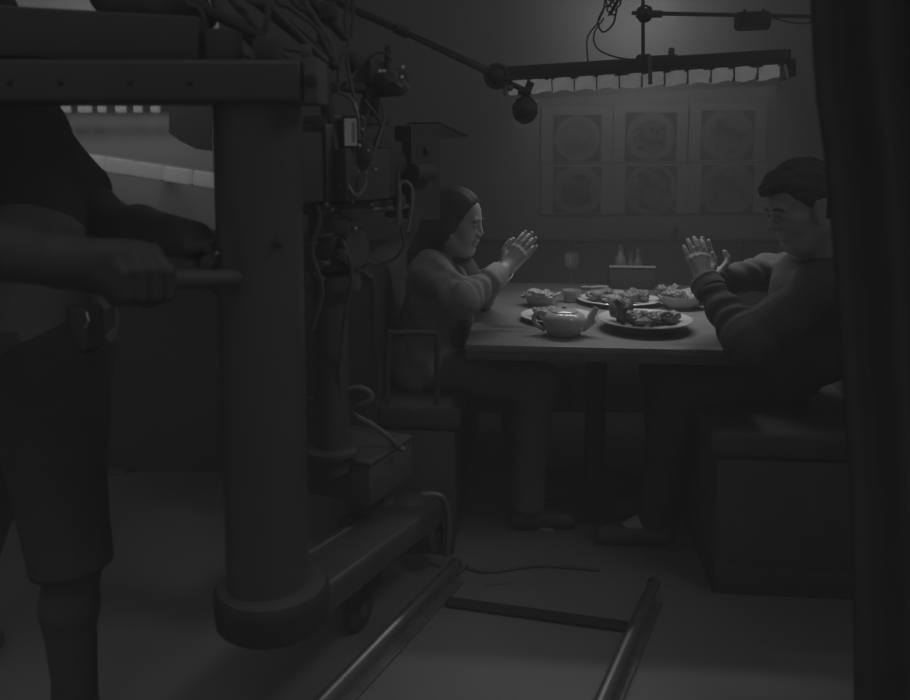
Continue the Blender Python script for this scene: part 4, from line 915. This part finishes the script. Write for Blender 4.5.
# matte box
mcx = P(411, 172, 2.36); hb = .27; wbx = .115; dp = .11
mbx = MB()
def fr4(x, sx, sz): return [mcx + ca * x + cl * (sx * a) + Zv * (sz * b) for a, b in ((-.5, -.5), (.5, -.5), (.5, .5), (-.5, .5))]
outer0, outer1, in1, in0 = fr4(-dp / 2, wbx * .9, hb * .94), fr4(dp / 2, wbx * 1.05, hb), fr4(dp / 2, wbx * .97, hb * .95), fr4(-dp / 2 + .02, wbx * .5, hb * .4)
mbx.add(outer0 + outer1 + in1 + in0, [(3, 2, 1, 0)] + [(4 * k + i, 4 * k + (i + 1) % 4, 4 * k + 4 + (i + 1) % 4, 4 * k + 4 + i) for k in range(3) for i in range(4)] + [(12, 13, 14, 15)])
mt = obj('matte_box', mbx, M_BLACK, fc, smooth=False)
fl = [mcx + ca * dp / 2 + cl * (-wbx * .55) + Zv * hb / 2, mcx + ca * dp / 2 + cl * (wbx * .55) + Zv * hb / 2, mcx + ca * (dp / 2 + .12) + cl * (wbx * .6) + Zv * (hb / 2 - .015), mcx + ca * (dp / 2 + .12) + cl * (-wbx * .6) + Zv * (hb / 2 - .036)]
obj('french_flag', MB().prism(fl, (V(0, 0, 0), V(0, 0, .005))), M_BLACK, mt, smooth=False)
obj('side_flag', MB().prism([mcx + ca * dp / 2 - cl * wbx * .53 + Zv * hb * .5, mcx + ca * dp / 2 - cl * wbx * .53 + Zv * hb * .33, mcx + ca * (dp / 2 + .11) - cl * (wbx * .58) + Zv * (hb / 2 - .036)], (cl * 0, cl * .004)), M_BLACK, mt, smooth=False)
obj('tray_knob', MB().ball(mcx - cl * (wbx * .52) + Zv * .06, .011), M_BLK2, mt)
# viewfinder and accessory cluster above the matte box
vf = P(397, 80, 2.26)
obj('finder_arm', MB().tube([c0 + ca * .06 + Zv * .12, P(370, 88, 2.24), vf], .014, 12), M_BLK2, fc)
vw = obj('viewfinder', MB().tube([P(376, 84, 2.28), P(398, 82, 2.2)], .036, 24), M_BLACK, fc)
obj('eye_cup', MB().ball(P(395, 88, 2.2), (.034, .034, .022)), M_BLACK, vw)
obj('finder_box', MB().box(P(372, 74, 2.27), (.08, .07, .065), Rc, .006), M_BLK2, fc)
obj('finder_dial', MB().lathe([(.018, 0), (.018, .01), (.014, .014)], P(391, 77, 2.165), frame((0, 0, 1), (0, -1, 0)), 20), M_DOLLYL, vw)
for px, py in ((380, 71), (384, 71), (403, 67), (402, 77)): obj('lamp_dot', MB().ball(P(px, py, 2.17), .0045, seg=10, rings=6), M_GLOW, vw)
obj('finder_clip', MB().box(P(406, 84, 2.19), (.022, .010, .008), frame((.6, 0, -.7), (0, 1, 0)), .002), M_STEEL, vw)
obj('finder_clip', MB().box(P(398, 84, 2.165), (.022, .008, .006), frame((.7, 0, -.4), (0, 1, 0)), .002), M_STEEL, vw)
obj('antenna', MB().tube([P(387, 72, 2.26), P(388, 46, 2.26)], .0085, 12), M_BLACK, fc)
obj('round_receiver', MB().ball(P(354, 62, 2.2), (.025, .03, .03)), M_BLACK, fc)
# lit display and small fittings on the side facing us
dsp = P(351, 133, 2.06)
bk = obj('display_box', MB().box(dsp + V(.006, .02, -.004), (.055, .036, .095), rotz(-.12), .004), M_BLACK, fc)
obj('display_screen', MB().box(dsp + V(-.001, -.0005, .002), (.030, .004, .066), rotz(-.12), .001, 1), M_GLOW, bk)
obj('screen_bar', MB().box(dsp + V(.0065, -.004, .002), (.008, .003, .050), rotz(-.12)), mat('display_grey', .3, .5, emit=.012), bk, smooth=False)
obj('glowing_tag', MB().box(P(344, 152.5, 2.06), (.018, .006, .010), I3, .002), M_GLOW, fc)  # tag brightened with emission, not a lamp
obj('tag_holder', MB().box(P(352, 154, 2.07), (.05, .012, .018), I3, .002), M_BLACK, fc)
spots = [(362, 130, .006, M_STEEL), (359, 146, .007, M_STEEL), (368, 151, .005, M_STEEL), (375, 170, .006, M_STEEL), (347, 171, .005, M_STEELD), (362, 118, .005, M_STEELD), (358, 172, .004, M_STEELD), (345, 189, .006, M_STEELD), (352, 202, .005, M_STEELD), (326, 205, .008, M_STEELD), (332, 210, .007, M_STEELD), (355, 229, .007, M_STEEL), (372, 205, .004, M_STEELD), (340, 186, .004, M_STEELD)]
for px, py, r, m in spots: obj('knob', MB().ball(P(px, py, 2.05), r, seg=12, rings=8), m, fc)
plates = [(304, 202.5, .035, .011, -.22, M_STEEL), (326, 235, .045, .007, -.15, M_STEELD), (312, 243, .03, .006, -.08, M_STEELD), (324, 263, .032, .012, -.05, M_STEEL), (319, 276, .032, .010, .6, M_STEEL), (341, 255, .03, .03, .3, M_DOLLY), (365, 152, .04, .05, 0, M_DOLLY), (350, 215, .05, .03, -.05, M_DOLLY), (328, 160, .05, .11, .1, M_BLACK), (320, 130, .04, .06, 0, M_BLACK), (318, 225, .05, .06, 0, M_BLACK), (336, 226, .07, .05, 0, M_BLK2)]
for px, py, w_, h_, a, m in plates:
    R = np.array([[math.cos(a), 0, math.sin(a)], [0, 1, 0], [-math.sin(a), 0, math.cos(a)]])
    obj('fitting', MB().box(P(px, py, 2.07), (w_, .02, h_), R, min(w_, h_) * .2), m, fc)
# fluid head
hd_ = P(333, 262, 2.18)
fh = thing('fluid_head', hd_, 'dark fluid head with levers joining the film camera to the dolly riser', 'tripod head')
obj('head_body', MB().box(hd_ + V(0, 0, .035), (.15, .12, .11), Rc, .014, 3), M_BLK2, fh)
obj('tilt_drum', MB().tube([hd_ - cl * .09 + Zv * .04, hd_ + cl * .09 + Zv * .04], .048, 28), M_BLACK, fh)
obj('pan_base', MB().lathe([(.07, -.075), (.075, -.06), (.07, -.03), (.055, -.02)], hd_, seg=32), M_BLK2, fh)
obj('lever', MB().tube([P(318, 272, 2.09), P(328, 262, 2.08), P(331, 259, 2.075)], .005, 8), M_STEEL, fh)
# cables of the rig
cabs = [([P(300, -10, 2.1), P(318, 20, 2.1), P(322, 60, 2.1), P(330, 110, 2.08), P(336, 150, 2.06)], .009, M_CABLE), ([P(346, -12, 2.15), P(345, 20, 2.14), P(349, 45, 2.12), P(340, 60, 2.1), P(338, 90, 2.09)], .005, M_CABLE),
        ([P(351, -12, 2.16), P(352, 30, 2.15), P(347, 50, 2.14), P(350, 80, 2.12), P(358, 110, 2.1)], .005, M_CABLE), ([P(338, 92, 2.08), P(352, 100, 2.06), P(358, 118, 2.05), P(359, 140, 2.05)], .005, M_CABLEL),
        ([P(380, 98, 2.18), P(384, 118, 2.16), P(378, 140, 2.12), P(370, 165, 2.08)], .004, M_CABLE), ([P(364, 100, 2.15), P(376, 115, 2.15), P(382, 130, 2.15), P(381, 170, 2.15)], .005, M_CABLE),
        ([P(398, 172, 2.21), P(399, 200, 2.2), P(402, 230, 2.2), P(404, 245, 2.2), P(395, 258, 2.2), P(378, 263, 2.2), P(366, 260, 2.18), P(360, 240, 2.15)], .005, M_CABLE),
        ([P(398, 185, 2.2), P(406, 182, 2.2), P(412, 190, 2.2), P(411, 210, 2.2), P(407, 232, 2.2)], .0055, M_CABLEL), ([P(398, 180, 2.19), P(399, 200, 2.19), P(398, 225, 2.19)], .008, M_STEELD),
        ([P(305, 190, 2.06), P(320, 215, 2.05), P(312, 250, 2.05), P(322, 290, 2.06), P(312, 330, 2.06)], .007, M_CABLE), ([P(345, 180, 2.05), P(355, 195, 2.04), P(364, 188, 2.05), P(366, 170, 2.06)], .0045, M_CABLEL),
        ([P(340, 235, 2.08), P(352, 270, 2.08), P(346, 310, 2.1), P(340, 380, 2.14), P(350, 440, 2.18)], .006, M_CABLE), ([P(392, 60, 2.24), P(380, 52, 2.22), P(360, 66, 2.2), P(345, 90, 2.12)], .0045, M_CABLE)]
for pts, r, m in cabs:
    if pts[0][2] > P(320, 0, 2.15)[2]: pts = [pts[0] + V(-.04, 0, .45)] + pts
    obj('camera_cable', MB().tube(bez(pts, 44), r, 8), m, fc)

# struts and cable loom above the column
t = thing('cable_loom', P(260, 20, 1.85), 'tangle of dark cables and struts strung above the dolly column', 'cable loom')
for a, b, r in ((P(232, -20, 1.86), P(336, 66, 2.05), .014), (P(292, -20, 1.92), P(345, 38, 2.1), .011), (P(150, -18, 1.8), P(262, 38, 1.84), .012), (P(212, -20, 1.9), P(262, 34, 1.84), .006)):
    obj('strut', MB().tube([a + (a - b) * 1.2, b], r, 12), M_BLACK, t)
obj('vertical_post', MB().tube([P(323, 12, 2.02), P(324, 104, 2.02)], .012, 14), M_BLACK, t)
obj('post_head', MB().box(P(327, 12, 2.02), (.05, .05, .045), I3, .012, 3), M_BLACK, t)
for j in range(9):
    a = 178 + j * 15; pts = [P(a - 60, -190, 1.8 + .02 * j), P(a, -16, 1.8 + .02 * j), P(a + 22 + 8 * math.sin(j * 2.1), 10 + 6 * math.sin(j), 1.8 + .02 * j), P(a + 38 + 10 * math.sin(j * 1.3), 34 + 8 * math.cos(j * 1.7), 1.82 + .02 * j), P(min(a + 74, 318 + j * 2), 58 + 5 * math.sin(j * 2.7), 1.84 + .02 * j)]
    obj('loom_cable', MB().tube(bez(pts, 36), .0045 + .002 * (j % 3), 8), M_CABLE if j % 4 else M_DOLLYL, t)
bg = sdf_mesh([C(P(112, -6, 1.82), P(180, -2, 1.84), .045, .05, .03), C(P(120, 8, 1.80), P(150, 10, 1.80), .025, .03, .03), C(P(180, 2, 1.84), P(205, 18, 1.86), .04, .03, .03)], .008, wob(.004, 40))
tag(obj('sandbag', bg, M_BLACK, angle=None), 'black slumped bag hung over the upper beam of the dolly', 'bag')

# =================================================================== ROOM BEYOND, AT THE LEFT
f0, f1 = P(78, 160, 4.95), P(222, 182, 4.8); fd2 = f1 - f0; R2 = frame(fd2); L2 = np.linalg.norm(fd2)
t = thing('far_strip_light', (f0 + f1) / 2, 'pale strip light with crumpled diffusion panels in the lit room beyond the arm', 'light')
obj('wall_bracket', MB().box(((f0 + f1) / 2) + V(0, .19, 0), (.05, .30, .05), I3, .004), M_BLACK, t)
obj('backing', MB().box((f0 + f1) / 2 + R2[:, 1] * .03, (L2, .03, .10), R2, .004), M_FAR, t)
for j in range(5):
    rg = np.random.default_rng(500 + j); pwid = L2 / 5; cc = f0 + R2[:, 0] * pwid * (j + .5)
    m_ = MB().box(cc, (pwid * .95, .035, .088), R2, .012, 3); v = np.array(m_.v); v += R2[:, 1] * (.004 * np.sin(v @ (R2[:, 0] * 60) + j) + .003 * np.sin(v @ (R2[:, 2] * 90) + 2 * j))[:, None]; m_.v = v.tolist()
    obj('diffusion_panel', m_, M_DIFF, t)
t = thing('cell_light', P(110, 103, 5.05), 'row of six small glowing square cells below the dolly beam', 'light')
obj('cell_rail', MB().box(P(112, 92, 5.12) + V(0, 0, .01), (.95, .16, .05), I3, .004), M_BLACK, t)
for px, w_ in ((66, 10), (85, 14), (102, 8.5), (121, 11), (138, 9), (155.5, 9.5)):
    p0 = P(px, 107.5, 5.05); obj('lit_cell', MB().box(p0, (w_ / 830 * 5.05, .03, .066), I3, .012, 3), M_TUBE, t)
fp = P(191, 122, 4.55)
t = thing('black_flag', fp, 'black cut-cornered flag hanging in front of the lit far wall', 'flag')
poly = [P(169, 92, 4.55), P(169, 133, 4.55), P(180, 141, 4.55), P(196, 149, 4.55), P(212, 151, 4.55), P(212, 92, 4.55)]
obj('cloth', MB().prism(poly, (V(0, 0, 0), V(0, .012, 0))), M_BLACK, t, smooth=False)
obj('frame_rod', MB().tube([P(169, 91, 4.55), P(216, 91, 4.55)], .010, 10), M_STEELD, t)
tag(obj('pale_stand_post', MB().tube([V(P(213.5, 140, 4.5)[0], 4.5, 0), P(213.5, 60, 4.5)], .011, 14), M_CHINA), 'thin pale stand post beside the black flag', 'post')
tag(obj('junction_box', MB().box(P(117, 478, 3.36), (.088, .04, .09), I3, .008), M_DOLLYL), 'small grey junction box low on the partition behind the person in shorts', 'box')

# =================================================================== BLACK CURTAIN AT THE RIGHT
D_C = 1.3; nx, nz = 90, 40; edge = [(-200, 806), (0, 812), (60, 815), (100, 818), (170, 828), (300, 838), (430, 848), (560, 855), (700, 856), (1100, 856)]
zs = np.linspace(.01, 2.35, nz); ez = np.array([P(px, py, D_C)[2] for py, px in edge])[::-1]; exx = np.array([P(px, py, D_C)[0] for py, px in edge])[::-1]
vs = []
for sd in (0, 1):
    for z in zs:
        xl = np.interp(z, ez, exx)
        for i in range(nx):
            u = i / (nx - 1); a = 11 * 2 * math.pi * u ** 1.05 * .55 + .5 * math.sin(z * 1.7 + u * 5)
            vs.append((xl + u * .62, D_C + .032 * math.sin(a) * min(1, u * 9) + .008 * math.sin(2.3 * a + z) - .006 * sd, z))
q = lambda s, i, k: s * nx * nz + k * nx + i
f = [(q(0, i, k), q(0, i, k + 1), q(0, i + 1, k + 1), q(0, i + 1, k)) for k in range(nz - 1) for i in range(nx - 1)] + [(q(1, i, k), q(1, i + 1, k), q(1, i + 1, k + 1), q(1, i, k + 1)) for k in range(nz - 1) for i in range(nx - 1)]
f += [(q(0, 0, k), q(1, 0, k), q(1, 0, k + 1), q(0, 0, k + 1)) for k in range(nz - 1)] + [(q(0, nx - 1, k), q(0, nx - 1, k + 1), q(1, nx - 1, k + 1), q(1, nx - 1, k)) for k in range(nz - 1)]
f += [(q(0, i, nz - 1), q(1, i, nz - 1), q(1, i + 1, nz - 1), q(0, i + 1, nz - 1)) for i in range(nx - 1)] + [(q(0, i, 0), q(0, i + 1, 0), q(1, i + 1, 0), q(1, i, 0)) for i in range(nx - 1)]
tag(obj('blackout_curtain', MB().add(vs, f), M_CURT, angle=None), 'tall black blackout curtain hanging in folds beside the person in the dark sweater', 'curtain')

# =================================================================== ADDED SCATTER VOLUME, LIFTS THE BLACKS
hm = bpy.data.materials.new('black_lift_haze'); hm.use_nodes = True; nt = hm.node_tree; nt.nodes.remove(nt.nodes['Principled BSDF'])
vs_ = nt.nodes.new('ShaderNodeVolumeScatter'); vs_.inputs['Color'].default_value = (1, 1, 1, 1); vs_.inputs['Density'].default_value = 0.038; vs_.inputs['Anisotropy'].default_value = 0.0
nt.links.new(vs_.outputs[0], nt.nodes['Material Output'].inputs['Volume'])
hz = obj('added_haze', MB().box((-.6, 2.7, 1.55), (8.3, 7.0, 3.3)), hm, smooth=False)
hz['kind'] = 'stuff'; tag(hz, 'thin scattering volume added to lift the blacks through the whole studio', 'added_haze')
scene.cycles.volume_bounces = 1
